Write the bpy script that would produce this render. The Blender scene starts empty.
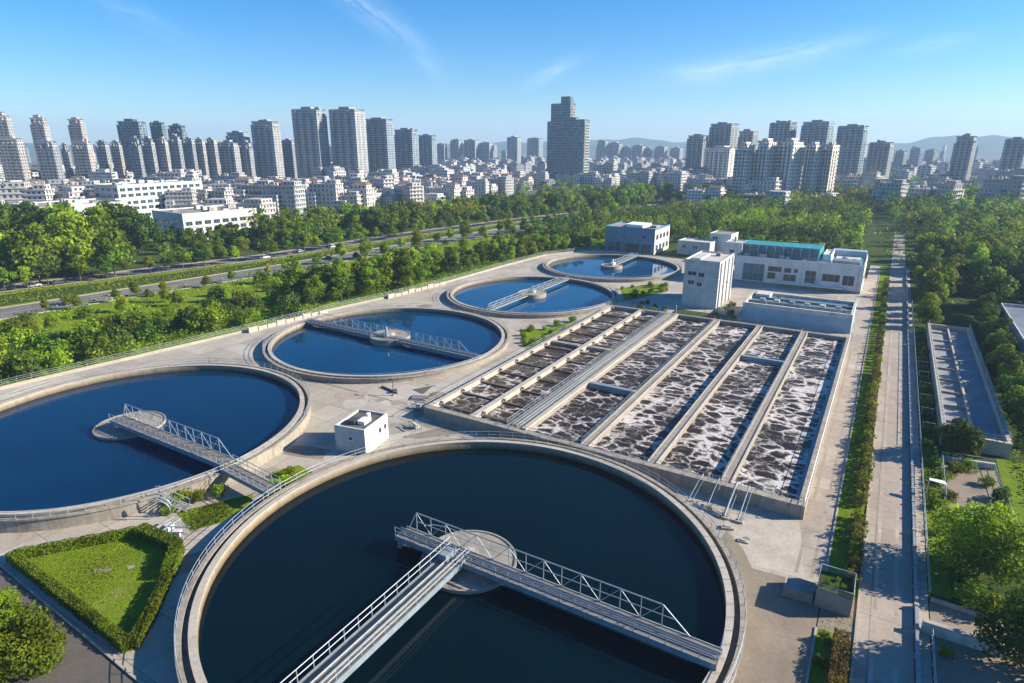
import bpy, math, random
import numpy as np
from mathutils import Vector, Matrix
S = bpy.context.scene
C = S.collection
R = math.radians
PI = math.pi
rnd = random.Random(7)

# ------------------------------------------------------------------ camera, sky, sun, exposure
CAM_H, CAM_F, CAM_PITCH, CAM_YAW = 48.0, 620.0, 17.5, 31.0
cd = bpy.data.cameras.new("camera"); cam = bpy.data.objects.new("camera", cd); C.objects.link(cam)
cam.location = (0, 0, CAM_H); cam.rotation_euler = (R(90 - CAM_PITCH), 0, R(CAM_YAW))
cd.sensor_width = 36; cd.lens = CAM_F / 1024 * 36; cd.clip_start = 0.5; cd.clip_end = 30000
S.camera = cam
SUN_EL, SUN_AZ = 25.0, 59.0            # azimuth from +Y towards +X
w = bpy.data.worlds.new("World"); S.world = w; w.use_nodes = True
nt = w.node_tree; nt.nodes.clear()
def wn(t, **k):
    n = nt.nodes.new(t)
    for a, b in k.items(): setattr(n, a, b)
    return n
out = wn("ShaderNodeOutputWorld"); bg = wn("ShaderNodeBackground"); sky = wn("ShaderNodeTexSky")
sky.sky_type = 'NISHITA'; sky.sun_disc = False; sky.sun_elevation = R(SUN_EL); sky.sun_rotation = R(SUN_AZ)
sky.altitude = 100; sky.air_density = 1.0; sky.dust_density = 0.25; sky.ozone_density = 3.0
hsv = wn("ShaderNodeHueSaturation"); hsv.inputs['Saturation'].default_value = 1.3; hsv.inputs['Value'].default_value = 1.0
grade = wn("ShaderNodeMix", data_type='RGBA', blend_type='MULTIPLY'); grade.inputs['Factor'].default_value = 1; grade.inputs['B'].default_value = (.74, .88, 1.06, 1)
nt.links.new(sky.outputs[0], grade.inputs['A']); nt.links.new(grade.outputs['Result'], hsv.inputs['Color'])
# thin cirrus: streaked noise held to a few patches of sky, each given by its bearing, height and tilt
tc = wn("ShaderNodeTexCoord")
def vmath(op, a, b=None):
    n = wn("ShaderNodeVectorMath", operation=op); nt.links.new(a, n.inputs[0])
    if isinstance(b, (tuple, Vector)): n.inputs[1].default_value = b
    return n.outputs['Value'] if op == 'DOT_PRODUCT' else n.outputs['Vector']
def fmath(op, a, b=0.0):
    n = wn("ShaderNodeMath", operation=op)
    for i, v in enumerate((a, b)):
        if isinstance(v, (int, float)): n.inputs[i].default_value = v
        else: nt.links.new(v, n.inputs[i])
    return n.outputs[0]
cloud = None
for bear, elev, hl, hw_, tilt, amt, sc in ((-10.3, 6.5, .10, .016, 8, .36, 9), (-15.0, 5.8, .06, .016, 4, .34, 10), (-5.6, 7.4, .05, .010, 12, .34, 12), (-42.8, 10.6, .10, .020, -34, .3, 8), (-38.5, 7.2, .04, .012, -50, .2, 10), (-27.5, 6.0, .045, .010, 25, .35, 14), (.9, 6.9, .04, .009, 8, .3, 14), (-59.5, 9.0, .06, .014, -25, .15, 12)):
    b_, e_ = R(bear), R(elev); c0 = Vector((math.sin(b_) * math.cos(e_), math.cos(b_) * math.cos(e_), math.sin(e_)))
    rt = Vector((math.cos(b_), -math.sin(b_), 0)); up = rt.cross(c0); ta = R(tilt)
    U = rt * math.cos(ta) + up * math.sin(ta); V = up * math.cos(ta) - rt * math.sin(ta)
    u = vmath('DOT_PRODUCT', tc.outputs['Generated'], U); v = vmath('DOT_PRODUCT', tc.outputs['Generated'], V)
    u0 = fmath('SUBTRACT', u, c0.dot(U)); v0 = fmath('SUBTRACT', v, c0.dot(V))
    cmb = wn("ShaderNodeCombineXYZ"); nt.links.new(fmath('MULTIPLY', u0, sc), cmb.inputs[0]); nt.links.new(fmath('MULTIPLY', v0, sc * 6), cmb.inputs[1]); cmb.inputs[2].default_value = bear
    nz = wn("ShaderNodeTexNoise"); nz.inputs['Scale'].default_value = 1.6; nz.inputs['Detail'].default_value = 7; nz.inputs['Roughness'].default_value = .6; nz.inputs['Distortion'].default_value = .8; nt.links.new(cmb.outputs[0], nz.inputs['Vector'])
    r2 = fmath('ADD', fmath('POWER', fmath('ABSOLUTE', fmath('DIVIDE', u0, hl)), 2.0), fmath('POWER', fmath('ABSOLUTE', fmath('DIVIDE', v0, hw_)), 2.0))
    fall = fmath('POWER', 2.718, fmath('MULTIPLY', r2, -1.3)); dens = fmath('MULTIPLY', fall, fmath('MULTIPLY', fmath('MAXIMUM', fmath('SUBTRACT', nz.outputs[0], .3), 0.0), 2.2 * amt))
    cloud = dens if cloud is None else fmath('ADD', cloud, dens)
mx = wn("ShaderNodeMix", data_type='RGBA'); mx.inputs['B'].default_value = (7.4, 8.0, 8.8, 1)
nt.links.new(fmath('MINIMUM', cloud, .9), mx.inputs['Factor']); nt.links.new(hsv.outputs[0], mx.inputs['A'])
nt.links.new(mx.outputs['Result'], bg.inputs[0]); nt.links.new(bg.outputs[0], out.inputs[0])
bg.inputs[1].default_value = 0.070
sd = bpy.data.lights.new("sun", 'SUN'); sun = bpy.data.objects.new("sun", sd); C.objects.link(sun)
sd.energy = 5.0; sd.angle = R(0.5); sd.color = (1.0, 0.88, 0.71)
TOSUN = Vector((math.sin(R(SUN_AZ)) * math.cos(R(SUN_EL)), math.cos(R(SUN_AZ)) * math.cos(R(SUN_EL)), math.sin(R(SUN_EL))))
sun.rotation_euler = TOSUN.to_track_quat('Z', 'Y').to_euler(); sun.location = TOSUN * 400
vs = S.view_settings; vs.view_transform = 'Standard'; vs.look = 'None'; vs.gamma = 1; vs.use_curve_mapping = False
vs.exposure = 1.3
S.render.engine = 'CYCLES'; cy = S.cycles
cy.use_denoising = True; cy.max_bounces = 7; cy.diffuse_bounces = 4; cy.glossy_bounces = 3; cy.transmission_bounces = 4
cy.volume_bounces = 0; cy.transparent_max_bounces = 6; cy.caustics_reflective = False; cy.caustics_refractive = False
cy.sample_clamp_indirect = 6

# bearings: the direction seen at a picture column, used only to survey where the far skyline stands
def survey(px, py, D):
    sp, cp = math.sin(R(CAM_PITCH)), math.cos(R(CAM_PITCH)); sy, cyw = math.sin(R(CAM_YAW)), math.cos(R(CAM_YAW))
    F = Vector((-sy * cp, cyw * cp, -sp)); Rt = Vector((cyw, sy, 0)); U = Rt.cross(F)
    d = F + Rt * ((px - 512) / CAM_F) - U * ((py - 341.5) / CAM_F)
    t = D / math.hypot(d.x, d.y)
    return Vector((0, 0, CAM_H)) + d * t

# ------------------------------------------------------------------ helpers
def tag(o, label=None, cat=None, group=None, kind=None):
    if label: o['label'] = label
    if cat: o['category'] = cat
    if group: o['group'] = group
    if kind: o['kind'] = kind
    return o
def empty(name, loc=(0, 0, 0), rz=0, label=None, cat=None, group=None):
    o = bpy.data.objects.new(name, None); C.objects.link(o); o.location = loc; o.rotation_euler = (0, 0, rz)
    o.empty_display_size = 0.5
    return tag(o, label, cat, group)
def copy_tree(o, parent=None):
    c = o.copy(); C.objects.link(c)
    if parent: c.parent = parent
    for ch in list(o.children): copy_tree(ch, c)
    return c

class MB:
    def __init__(s): s.v = []; s.f = []; s.m = []; s.smooth = []
    def add(s, vs_, fs, mi=0, sm=False):
        b = len(s.v); s.v += [tuple(p) for p in vs_]
        for f in fs: s.f.append([i + b for i in f]); s.m.append(mi); s.smooth.append(sm)
    def box(s, x0, x1, y0, y1, z0, z1, mi=0, rz=0, pivot=None):
        P = [(x0, y0, z0), (x1, y0, z0), (x1, y1, z0), (x0, y1, z0), (x0, y0, z1), (x1, y0, z1), (x1, y1, z1), (x0, y1, z1)]
        if rz:
            cx, cy_ = pivot or ((x0 + x1) / 2, (y0 + y1) / 2); c, n = math.cos(rz), math.sin(rz)
            P = [(cx + (x - cx) * c - (y - cy_) * n, cy_ + (x - cx) * n + (y - cy_) * c, z) for x, y, z in P]
        s.add(P, [(0, 3, 2, 1), (4, 5, 6, 7), (0, 1, 5, 4), (1, 2, 6, 5), (2, 3, 7, 6), (3, 0, 4, 7)], mi); return s
    def tube(s, p, q, r, n=6, mi=0, r2=None):
        p, q = Vector(p), Vector(q); d = (q - p)
        if d.length < 1e-6: return s
        d.normalize(); a = d.orthogonal().normalized(); b = d.cross(a); r2 = r if r2 is None else r2
        P = [p + (a * math.cos(2 * PI * k / n) + b * math.sin(2 * PI * k / n)) * r for k in range(n)]
        P += [q + (a * math.cos(2 * PI * k / n) + b * math.sin(2 * PI * k / n)) * r2 for k in range(n)]
        F = [(k, (k + 1) % n, n + (k + 1) % n, n + k) for k in range(n)]
        s.add(P, F, mi, True); s.add(P[:n], [tuple(range(n))[::-1]], mi); s.add(P[n:], [tuple(range(n))], mi); return s
    def path(s, pts, r, n=6, mi=0, closed=False):
        m = len(pts); pts = [Vector(p) for p in pts]; ring = []
        for i in range(m):
            a = pts[(i - 1) % m] if (closed or i > 0) else pts[i]; b = pts[(i + 1) % m] if (closed or i < m - 1) else pts[i]
            d = (b - a).normalized(); u = d.cross(Vector((0, 0, 1)))
            u = u.normalized() if u.length > 1e-4 else Vector((1, 0, 0)); v = u.cross(d)
            ring.append([pts[i] + (u * math.cos(2 * PI * k / n) + v * math.sin(2 * PI * k / n)) * r for k in range(n)])
        P = [p for rr in ring for p in rr]; F = []
        for i in range(m if closed else m - 1):
            j = (i + 1) % m
            for k in range(n): F.append((i * n + k, i * n + (k + 1) % n, j * n + (k + 1) % n, j * n + k))
        s.add(P, F, mi, True); return s
    def lathe(s, cx, cy_, prof, n=96, mi=0, a0=0, a1=2 * PI, closed_prof=True):
        full = abs(a1 - a0 - 2 * PI) < 1e-6; m = len(prof); cols = n if full else n + 1
        P = [(cx + r * math.cos(a0 + (a1 - a0) * i / n), cy_ + r * math.sin(a0 + (a1 - a0) * i / n), z) for i in range(cols) for r, z in prof]
        F = []
        for i in range(n):
            j = (i + 1) % cols
            for k in range(m if closed_prof else m - 1):
                l = (k + 1) % m; F.append((i * m + k, j * m + k, j * m + l, i * m + l))
        s.add(P, F, mi); return s
    def disc(s, cx, cy_, r, z, n=96, mi=0):
        s.add([(cx + r * math.cos(2 * PI * k / n), cy_ + r * math.sin(2 * PI * k / n), z) for k in range(n)], [tuple(range(n))], mi); return s
    def prism(s, poly, z0, z1, mi=0):
        n = len(poly); A = sum(poly[i][0] * poly[(i + 1) % n][1] - poly[(i + 1) % n][0] * poly[i][1] for i in range(n))
        if A < 0: poly = poly[::-1]
        P = [(x, y, z0) for x, y in poly] + [(x, y, z1) for x, y in poly]
        s.add(P, [tuple(range(n))[::-1], tuple(range(n, 2 * n))] + [(k, (k + 1) % n, n + (k + 1) % n, n + k) for k in range(n)], mi); return s
    def sheet(s, poly, z, mi=0):
        n = len(poly); A = sum(poly[i][0] * poly[(i + 1) % n][1] - poly[(i + 1) % n][0] * poly[i][1] for i in range(n))
        if A < 0: poly = poly[::-1]
        s.add([(x, y, z) for x, y in poly], [tuple(range(n))], mi); return s
    def strip(s, pts, w, z, mi=0):
        L = offset_line(pts, w / 2); Q = offset_line(pts, -w / 2); n = len(pts)
        s.add([(x, y, z) for x, y in L] + [(x, y, z) for x, y in Q], [(n + k, n + k + 1, k + 1, k) for k in range(n - 1)], mi); return s
    def mesh(s, name, mats):
        me = bpy.data.meshes.new(name); me.from_pydata(s.v, [], s.f)
        for m in (mats if isinstance(mats, (list, tuple)) else [mats]): me.materials.append(m)
        me.polygons.foreach_set('material_index', s.m); me.polygons.foreach_set('use_smooth', s.smooth)
        me.update(); return me
    def build(s, name, mats, parent=None, loc=None, rz=0, sub=None):
        o = bpy.data.objects.new(name, s.mesh(name, mats)); C.objects.link(o)
        if parent: o.parent = parent
        if loc: o.location = loc
        if rz: o.rotation_euler = (0, 0, rz)
        return o
def offset_line(pts, d):
    res = []
    for i, p in enumerate(pts):
        a = pts[max(i - 1, 0)]; b = pts[min(i + 1, len(pts) - 1)]; dx, dy = b[0] - a[0], b[1] - a[1]; l = math.hypot(dx, dy) or 1
        res.append((p[0] - dy / l * d, p[1] + dx / l * d))
    return res
def structure(mb, name, mat): o = mb.build(name, mat); o['kind'] = 'structure'; return o

# ------------------------------------------------------------------ materials
class NT:
    def __init__(s, name):
        s.m = bpy.data.materials.new(name); s.m.use_nodes = True; s.t = s.m.node_tree
        s.b = s.t.nodes['Principled BSDF']; s.o = s.t.nodes['Material Output']
    def n(s, t, **k):
        x = s.t.nodes.new(t)
        for a, b in k.items(): setattr(x, a, b)
        return x
    def l(s, a, b): s.t.links.new(a, b)
    def coord(s, kind='Object'): return s.n("ShaderNodeTexCoord").outputs[kind]
    def world(s): return s.n("ShaderNodeNewGeometry").outputs['Position']
    def noise(s, vec, scale, detail=4, rough=.55, dist=0, stretch=None):
        if stretch:
            mpn = s.n("ShaderNodeMapping"); mpn.inputs['Scale'].default_value = stretch; s.l(vec, mpn.inputs[0]); vec = mpn.outputs[0]
        x = s.n("ShaderNodeTexNoise"); x.inputs['Scale'].default_value = scale; x.inputs['Detail'].default_value = detail
        x.inputs['Roughness'].default_value = rough; x.inputs['Distortion'].default_value = dist; s.l(vec, x.inputs['Vector']); return x.outputs[0]
    def ramp(s, val, stops):
        x = s.n("ShaderNodeValToRGB"); e = x.color_ramp.elements
        while len(e) < len(stops): e.new(0.5)
        for i, (p, c) in enumerate(stops): e[i].position = p; e[i].color = (*c, 1) if not isinstance(c, (int, float)) else (c, c, c, 1)
        s.l(val, x.inputs[0]); return x.outputs[0]
    def mix(s, fac, a, b, mode='MIX'):
        x = s.n("ShaderNodeMix", data_type='RGBA', blend_type=mode)
        for v, i in ((fac, 'Factor'), (a, 'A'), (b, 'B')):
            if isinstance(v, (int, float)): x.inputs[i].default_value = v if i == 'Factor' else (v, v, v, 1)
            elif isinstance(v, tuple): x.inputs[i].default_value = (*v, 1)
            else: s.l(v, x.inputs[i])
        return x.outputs['Result']
    def math(s, op, a, b=0.0, c=None):
        x = s.n("ShaderNodeMath", operation=op)
        for i, v in enumerate((a, b) if c is None else (a, b, c)):
            if isinstance(v, (int, float)): x.inputs[i].default_value = v
            else: s.l(v, x.inputs[i])
        return x.outputs[0]
    def sep(s, v): x = s.n("ShaderNodeSeparateXYZ"); s.l(v, x.inputs[0]); return x.outputs
    def bump(s, h, strength=.3, dist=.05):
        x = s.n("ShaderNodeBump"); x.inputs['Strength'].default_value = strength; x.inputs['Distance'].default_value = dist
        s.l(h, x.inputs['Height']); s.l(x.outputs[0], s.b.inputs['Normal'])
    def col(s, c):
        if isinstance(c, tuple): s.b.inputs['Base Color'].default_value = (*c, 1)
        else: s.l(c, s.b.inputs['Base Color'])
    def rough(s, r):
        if isinstance(r, (int, float)): s.b.inputs['Roughness'].default_value = r
        else: s.l(r, s.b.inputs['Roughness'])

def concrete(name, lo, hi, scale=.12, stain=(.12, .085, .05), stain_amt=.5, joints=0, streak=False):
    k = NT(name); p = k.world()
    base = k.ramp(k.noise(p, scale, 6, .65), [(.3, lo), (.7, hi)])
    fine = k.ramp(k.noise(p, 2.2, 5, .7), [(.3, .78), (.7, 1.05)])
    c = k.mix(1.0, base, fine, 'MULTIPLY')
    st = k.ramp(k.noise(p, scale * 1.7, 8, .72, .6), [(.52, 0), (.74, stain_amt)])
    c = k.mix(st, c, stain)
    if streak:
        x = k.noise(p, 1.6, 3, .6, 0, (1, 1, .12)); c = k.mix(k.ramp(x, [(.5, 0), (.75, .6)]), c, stain)
    if joints:
        sx = k.sep(p)
        for ax in (0, 1):
            fr = k.math('FRACT', k.math('DIVIDE', sx[ax], joints))
            line = k.math('LESS_THAN', fr, .14 / joints)
            c = k.mix(k.math('MULTIPLY', line, .45), c, (.09, .075, .06))
        cell = k.n("ShaderNodeTexWhiteNoise"); fl = k.n("ShaderNodeVectorMath", operation='FLOOR'); dv = k.n("ShaderNodeVectorMath", operation='DIVIDE')
        dv.inputs[1].default_value = (joints, joints, 50); k.l(p, dv.inputs[0]); k.l(dv.outputs[0], fl.inputs[0]); k.l(fl.outputs[0], cell.inputs[0])
        c = k.mix(1.0, c, k.ramp(cell.outputs[0], [(0, .86), (1, 1.06)]), 'MULTIPLY')
    k.col(c); k.rough(.85); k.bump(k.noise(p, 5, 4), .25, .04); return k.m
def plain(name, c, rough=.5, metal=0, var=.12, scale=.8, dirt=None):
    k = NT(name); p = k.world()
    v = k.ramp(k.noise(p, scale, 5, .65), [(.3, 1 - var), (.7, 1 + var)])
    cc = k.mix(1.0, c, v, 'MULTIPLY')
    if dirt: cc = k.mix(k.ramp(k.noise(p, scale * .8, 6, .7, .4, (1, 1, .35)), [(.5, 0), (.78, .7)]), cc, dirt)
    k.col(cc); k.rough(rough); k.b.inputs['Metallic'].default_value = metal; return k.m
M = {}
M['apron'] = concrete('apron_concrete', (.33, .295, .245), (.47, .435, .375), .07, (.2, .155, .11), .6, 5.5)
M['yard'] = concrete('yard_concrete', (.33, .28, .225), (.46, .405, .34), .1, (.12, .09, .06), .55, 4.0)
M['brown'] = concrete('worn_paving', (.19, .155, .115), (.28, .235, .175), .16, (.09, .07, .045), .5)
M['road'] = concrete('road_concrete', (.30, .25, .20), (.41, .355, .295), .12, (.1, .08, .06), .5, 4.75)
M['asphalt'] = concrete('asphalt', (.085, .075, .066), (.125, .112, .1), .15, (.05, .045, .04), .4)
M['highway'] = concrete('highway_asphalt', (.11, .105, .1), (.19, .18, .17), .05, (.06, .06, .06), .4)
M['kerb'] = concrete('kerb_concrete', (.3, .28, .24), (.42, .39, .34), .4, (.12, .1, .07), .4)
M['wall'] = concrete('tank_concrete', (.24, .215, .175), (.36, .33, .275), .3, (.1, .08, .055), .5, 0, True)
M['lip'] = concrete('lip_concrete', (.36, .325, .27), (.48, .44, .38), .35, (.16, .12, .07), .35)
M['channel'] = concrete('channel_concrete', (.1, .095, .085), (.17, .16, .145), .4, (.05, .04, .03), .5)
M['deckc'] = concrete('walkway_concrete', (.22, .2, .17), (.34, .31, .265), .3, (.1, .08, .055), .5)
M['dark_deck'] = concrete('weathered_deck', (.13, .12, .105), (.22, .2, .175), .5, (.07, .055, .04), .5)
def algae():
    k = NT('stained_inner_wall'); p = k.coord(); z = k.sep(p)[2]
    zz = k.math('ADD', z, k.math('MULTIPLY', k.math('SUBTRACT', k.noise(p, .7, 5), .5), .5))
    c = k.ramp(k.math('DIVIDE', zz, 2.2), [(.36, (.04, .03, .016)), (.5, (.13, .095, .045)), (.68, (.22, .185, .12)), (.92, (.33, .305, .26))])
    c = k.mix(k.ramp(k.noise(p, 1.4, 4, .6, 0, (1, 1, .1)), [(.5, 0), (.75, .6)]), c, (.08, .055, .025))
    k.col(c); k.rough(.8); return k.m
M['inner'] = algae()
M['galv'] = plain('galvanised_steel', (.33, .38, .42), .45, .35, .12, 1.5)
M['galv_dark'] = plain('grating_steel', (.2, .2, .2), .6, .2, .25, 3)
M['bluepaint'] = plain('pale_blue_paint', (.20, .25, .29), .5, 0, .2, 1.2, (.2, .17, .13))
M['white'] = plain('white_render', (.62, .61, .59), .7, 0, .1, .35, (.33, .31, .28))
M['whiteclean'] = plain('white_paint', (.78, .78, .77), .6, 0, .06, .5)
M['dirtywhite'] = plain('stained_white_render', (.50, .50, .475), .75, 0, .16, .5, (.21, .195, .17))
M['tealwall'] = plain('pale_blue_render', (.27, .40, .47), .7, 0, .12, .3, (.22, .27, .29))
M['workshop'] = plain('blue_grey_cladding', (.06, .18, .26), .45, 0, .15, .3, (.12, .18, .21))
M['tealglass'] = plain('blue_green_glazing', (.03, .13, .15), .3, 0, .4, .5)
M['teal'] = plain('teal_roof_sheet', (.05, .27, .30), .4, 0, .3, .5, (.03, .1, .12))
M['roofgrey'] = concrete('roof_screed', (.2, .19, .175), (.33, .31, .28), .2, (.1, .09, .08), .5)
M['rooflight'] = concrete('pale_roof_screed', (.42, .4, .37), (.56, .54, .5), .2, (.25, .23, .2), .5)
M['glass'] = plain('window_glass', (.03, .05, .06), .08, 0, .3, .4)
M['darkopen'] = plain('dark_opening', (.03, .035, .04), .7, 0, .2, 1)
M['trunk'] = plain('bark', (.11, .085, .06), .9, 0, .3, 2)
M['mark'] = plain('road_paint', (.6, .6, .58), .7, 0, .25, .8)
M['bluewater'] = plain('shallow_blue_basin', (.15, .165, .175), .5, 0, .18, .12, (.34, .35, .35))
M['rust'] = plain('brown_baffle', (.12, .085, .05), .85, 0, .35, .8)
M['paintdark'] = plain('dark_paint', (.05, .055, .06), .5, 0, .2, 1)
M['tyre'] = plain('tyre_rubber', (.02, .02, .02), .8)
M['yellow'] = plain('yellow_paint', (.55, .36, .05), .5)

def water(name, c, rough=.03, wave=.05):
    k = NT(name); p = k.world()
    v = k.ramp(k.noise(p, .06, 3), [(.3, .8), (.7, 1.2)])
    k.col(k.mix(1.0, c, v, 'MULTIPLY')); k.rough(rough); k.b.inputs['IOR'].default_value = 1.33; k.b.inputs['Specular IOR Level'].default_value = .3
    h = k.math('ADD', k.noise(p, 1.3, 3), k.math('MULTIPLY', k.noise(p, .25, 2), 2.0)); k.bump(h, wave, .05); return k.m
M['w1'] = water('dark_still_water', (.0002, .006, .010), .03, .02)
M['w2'] = water('deep_blue_water', (.0006, .021, .062))
M['w3'] = water('blue_water', (.001, .034, .095))
M['w4'] = water('pale_blue_water', (.002, .05, .125))
def foam(name, white, dark, thr=.42):
    k = NT(name); p = k.world()
    wv = k.n("ShaderNodeVectorMath", operation='ADD'); nn = k.n("ShaderNodeTexNoise"); nn.inputs['Scale'].default_value = .7; nn.inputs['Detail'].default_value = 8; nn.inputs['Roughness'].default_value = .68
    k.l(p, nn.inputs['Vector']); sc_ = k.n("ShaderNodeVectorMath", operation='SCALE'); sc_.inputs['Scale'].default_value = 2.4
    k.l(nn.outputs['Color'], sc_.inputs[0]); k.l(p, wv.inputs[0]); k.l(sc_.outputs[0], wv.inputs[1])
    mpn = k.n("ShaderNodeMapping"); mpn.inputs['Scale'].default_value = (.75, 1.0, 0); k.l(wv.outputs[0], mpn.inputs[0])
    ed = k.n("ShaderNodeTexVoronoi", feature='DISTANCE_TO_EDGE'); ed.inputs['Scale'].default_value = .46; ed.inputs['Randomness'].default_value = .85; k.l(mpn.outputs[0], ed.inputs['Vector'])
    e2 = k.n("ShaderNodeTexVoronoi", feature='DISTANCE_TO_EDGE'); e2.inputs['Scale'].default_value = 1.3; k.l(mpn.outputs[0], e2.inputs['Vector'])
    big = k.noise(p, .13, 3, .6); fine = k.noise(p, 2.4, 8, .75, .6)
    d = k.math('ADD', k.math('ADD', ed.outputs['Distance'], .1), k.math('MULTIPLY', k.math('SUBTRACT', fine, .5), .40))
    d = k.math('ADD', d, k.math('MULTIPLY', k.math('SUBTRACT', big, .5), .55))
    f = k.ramp(d, [(thr + .05, 1), (thr + .11, .5), (thr + .17, 0)])
    lace = k.math('MULTIPLY', k.ramp(e2.outputs['Distance'], [(.0, 1), (.06, 0)]), k.ramp(k.noise(p, .5, 4), [(.45, 0), (.65, .5)]))
    f = k.math('MAXIMUM', f, lace)
    shade = k.ramp(k.noise(p, 3.2, 6, .75), [(.32, .5), (.62, 1.05)])
    c = k.mix(f, dark, k.mix(1.0, white, shade, 'MULTIPLY')); k.col(c)
    k.rough(k.ramp(f, [(0, .35), (.5, .85)])); k.b.inputs['IOR'].default_value = 1.33; k.b.inputs['Specular IOR Level'].default_value = .14
    k.bump(k.math('ADD', f, k.noise(p, 2.5, 3)), .5, .12); return k.m
M['foam'] = foam('foaming_water', (.62, .58, .56), (.022, .016, .013), .042)
M['foam_b'] = foam('foaming_water_dark', (.58, .545, .53), (.022, .016, .013), .026); M['foam_c'] = foam('foaming_water_light', (.64, .61, .59), (.022, .016, .013), .052)
M['foamdark'] = foam('brown_foaming_water', (.58, .55, .53), (.036, .025, .017), .01)
def grass(name, a, b, dry, scale=.25):
    k = NT(name); p = k.world()
    c = k.ramp(k.noise(p, scale, 6, .7), [(.3, a), (.62, b)])
    c = k.mix(k.ramp(k.noise(p, scale * .6, 6, .7, .5), [(.58, 0), (.74, .75)]), c, dry)
    f = k.ramp(k.noise(p, 6, 4, .75), [(.3, .6), (.7, 1.25)])
    k.col(k.mix(1.0, c, f, 'MULTIPLY')); k.rough(.95); k.b.inputs['Specular IOR Level'].default_value = .05; k.bump(k.noise(p, 9, 4), .8, .1); return k.m
M['lawn'] = grass('lawn_grass', (.11, .175, .012), (.17, .235, .016), (.24, .22, .09), .3)
M['meadow'] = grass('meadow_grass', (.125, .195, .010), (.19, .26, .014), (.22, .2, .07), .06)
M['soil'] = grass('rough_ground', (.035, .06, .014), (.06, .095, .02), (.11, .10, .05), .03)
M['cityground'] = grass('city_ground', (.1, .1, .085), (.16, .155, .14), (.05, .08, .025), .012)
def leaf(name, a, b, trans=.25):
    k = NT(name); oi = k.n("ShaderNodeObjectInfo"); g = k.n("ShaderNodeNewGeometry")
    c = k.mix(g.outputs['Random Per Island'], a, b)
    nzv = k.ramp(k.noise(k.world(), .45, 2), [(.3, .68), (.7, 1.28)]); c = k.mix(1.0, c, nzv, 'MULTIPLY'); c = k.mix(1.0, c, k.ramp(k.noise(k.world(), .1, 2), [(.35, .68), (.65, 1.4)]), 'MULTIPLY')
    h = k.n("ShaderNodeHueSaturation"); h.inputs['Saturation'].default_value = 1.0
    k.l(k.math('ADD', .475, k.math('MULTIPLY', oi.outputs['Random'], .045)), h.inputs['Hue'])
    k.l(k.math('ADD', .65, k.math('MULTIPLY', oi.outputs['Random'], .7)), h.inputs['Value']); k.l(c, h.inputs['Color'])
    k.l(h.outputs[0], k.b.inputs['Base Color']); k.rough(.55); k.b.inputs['Specular IOR Level'].default_value = .08
    tr = k.n("ShaderNodeBsdfTranslucent"); k.l(h.outputs[0], tr.inputs[0]); ms = k.n("ShaderNodeMixShader"); ms.inputs[0].default_value = trans
    k.l(k.b.outputs[0], ms.inputs[1]); k.l(tr.outputs[0], ms.inputs[2]); k.l(ms.outputs[0], k.o.inputs[0]); return k.m
M['leaf_bright'] = leaf('bright_leaves', (.17, .245, .011), (.25, .32, .016), .42)
M['leaf_mid'] = leaf('mid_green_leaves', (.105, .175, .011), (.175, .25, .016), .40)
M['leaf_dark'] = leaf('dark_green_leaves', (.045, .095, .013), (.09, .155, .017), .33)
M['leaf_red'] = leaf('reddish_leaves', (.17, .085, .025), (.13, .15, .025), .25)
def facade(name, wall, wall2, win=(.03, .045, .06), fw=3.0, fh=3.0, wx=(.2, .72), wz=(.28, .78), roofc=(.3, .29, .27)):
    k = NT(name); p = k.coord(); sx = k.sep(p); g = k.n("ShaderNodeNewGeometry"); nz_ = k.math('ABSOLUTE', k.sep(g.outputs['Normal'])[2])
    oi = k.n("ShaderNodeObjectInfo")
    u = k.math('DIVIDE', k.math('ADD', sx[0], sx[1]), fw); v = k.math('DIVIDE', sx[2], fh)
    fu, fv = k.math('FRACT', u), k.math('FRACT', v)
    def band(x, lo, hi): return k.math('MULTIPLY', k.math('GREATER_THAN', x, lo), k.math('LESS_THAN', x, hi))
    mk = k.math('MULTIPLY', band(fu, *wx), band(fv, *wz))
    mk = k.math('MULTIPLY', mk, k.math('LESS_THAN', nz_, .5))
    wnz = k.n("ShaderNodeTexWhiteNoise"); cmb = k.n("ShaderNodeCombineXYZ")
    k.l(k.math('FLOOR', u), cmb.inputs[0]); k.l(k.math('FLOOR', v), cmb.inputs[1]); k.l(oi.outputs['Random'], cmb.inputs[2]); k.l(cmb.outputs[0], wnz.inputs[0])
    wc = k.ramp(wnz.outputs[0], [(0, win), (.7, tuple(x * 1.8 for x in win)), (1, tuple(x * 6 for x in win))])
    base = k.mix(oi.outputs['Random'], wall, wall2)
    base = k.mix(1.0, base, k.ramp(k.noise(p, .15, 5, .65, 0, (1, 1, .3)), [(.3, .82), (.7, 1.08)]), 'MULTIPLY')
    slab = k.math('MULTIPLY', k.math('LESS_THAN', fv, .09), k.math('LESS_THAN', nz_, .5)); base = k.mix(k.math('MULTIPLY', slab, .35), base, (.8, .8, .8))
    roof = k.mix(k.noise(p, .3, 4), tuple(x * .7 for x in roofc), tuple(x * 1.2 for x in roofc))
    base = k.mix(k.math('GREATER_THAN', nz_, .5), base, roof)
    k.col(k.mix(mk, base, wc)); k.rough(k.ramp(mk, [(0, .8), (1, .15)])); return k.m
M['f_beige'] = facade('beige_tower_facade', (.30, .285, .27), (.40, .375, .345))
M['f_grey'] = facade('grey_tower_facade', (.23, .26, .285), (.34, .345, .345), fw=2.6)
M['f_blue'] = facade('blue_grey_tower_facade', (.17, .25, .31), (.28, .34, .38), (.025, .04, .055), 2.8, 3.0, (.12, .82), (.25, .85))
M['f_white'] = facade('white_tower_facade', (.72, .64, .56), (.76, .69, .62), fw=3.4)
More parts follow.
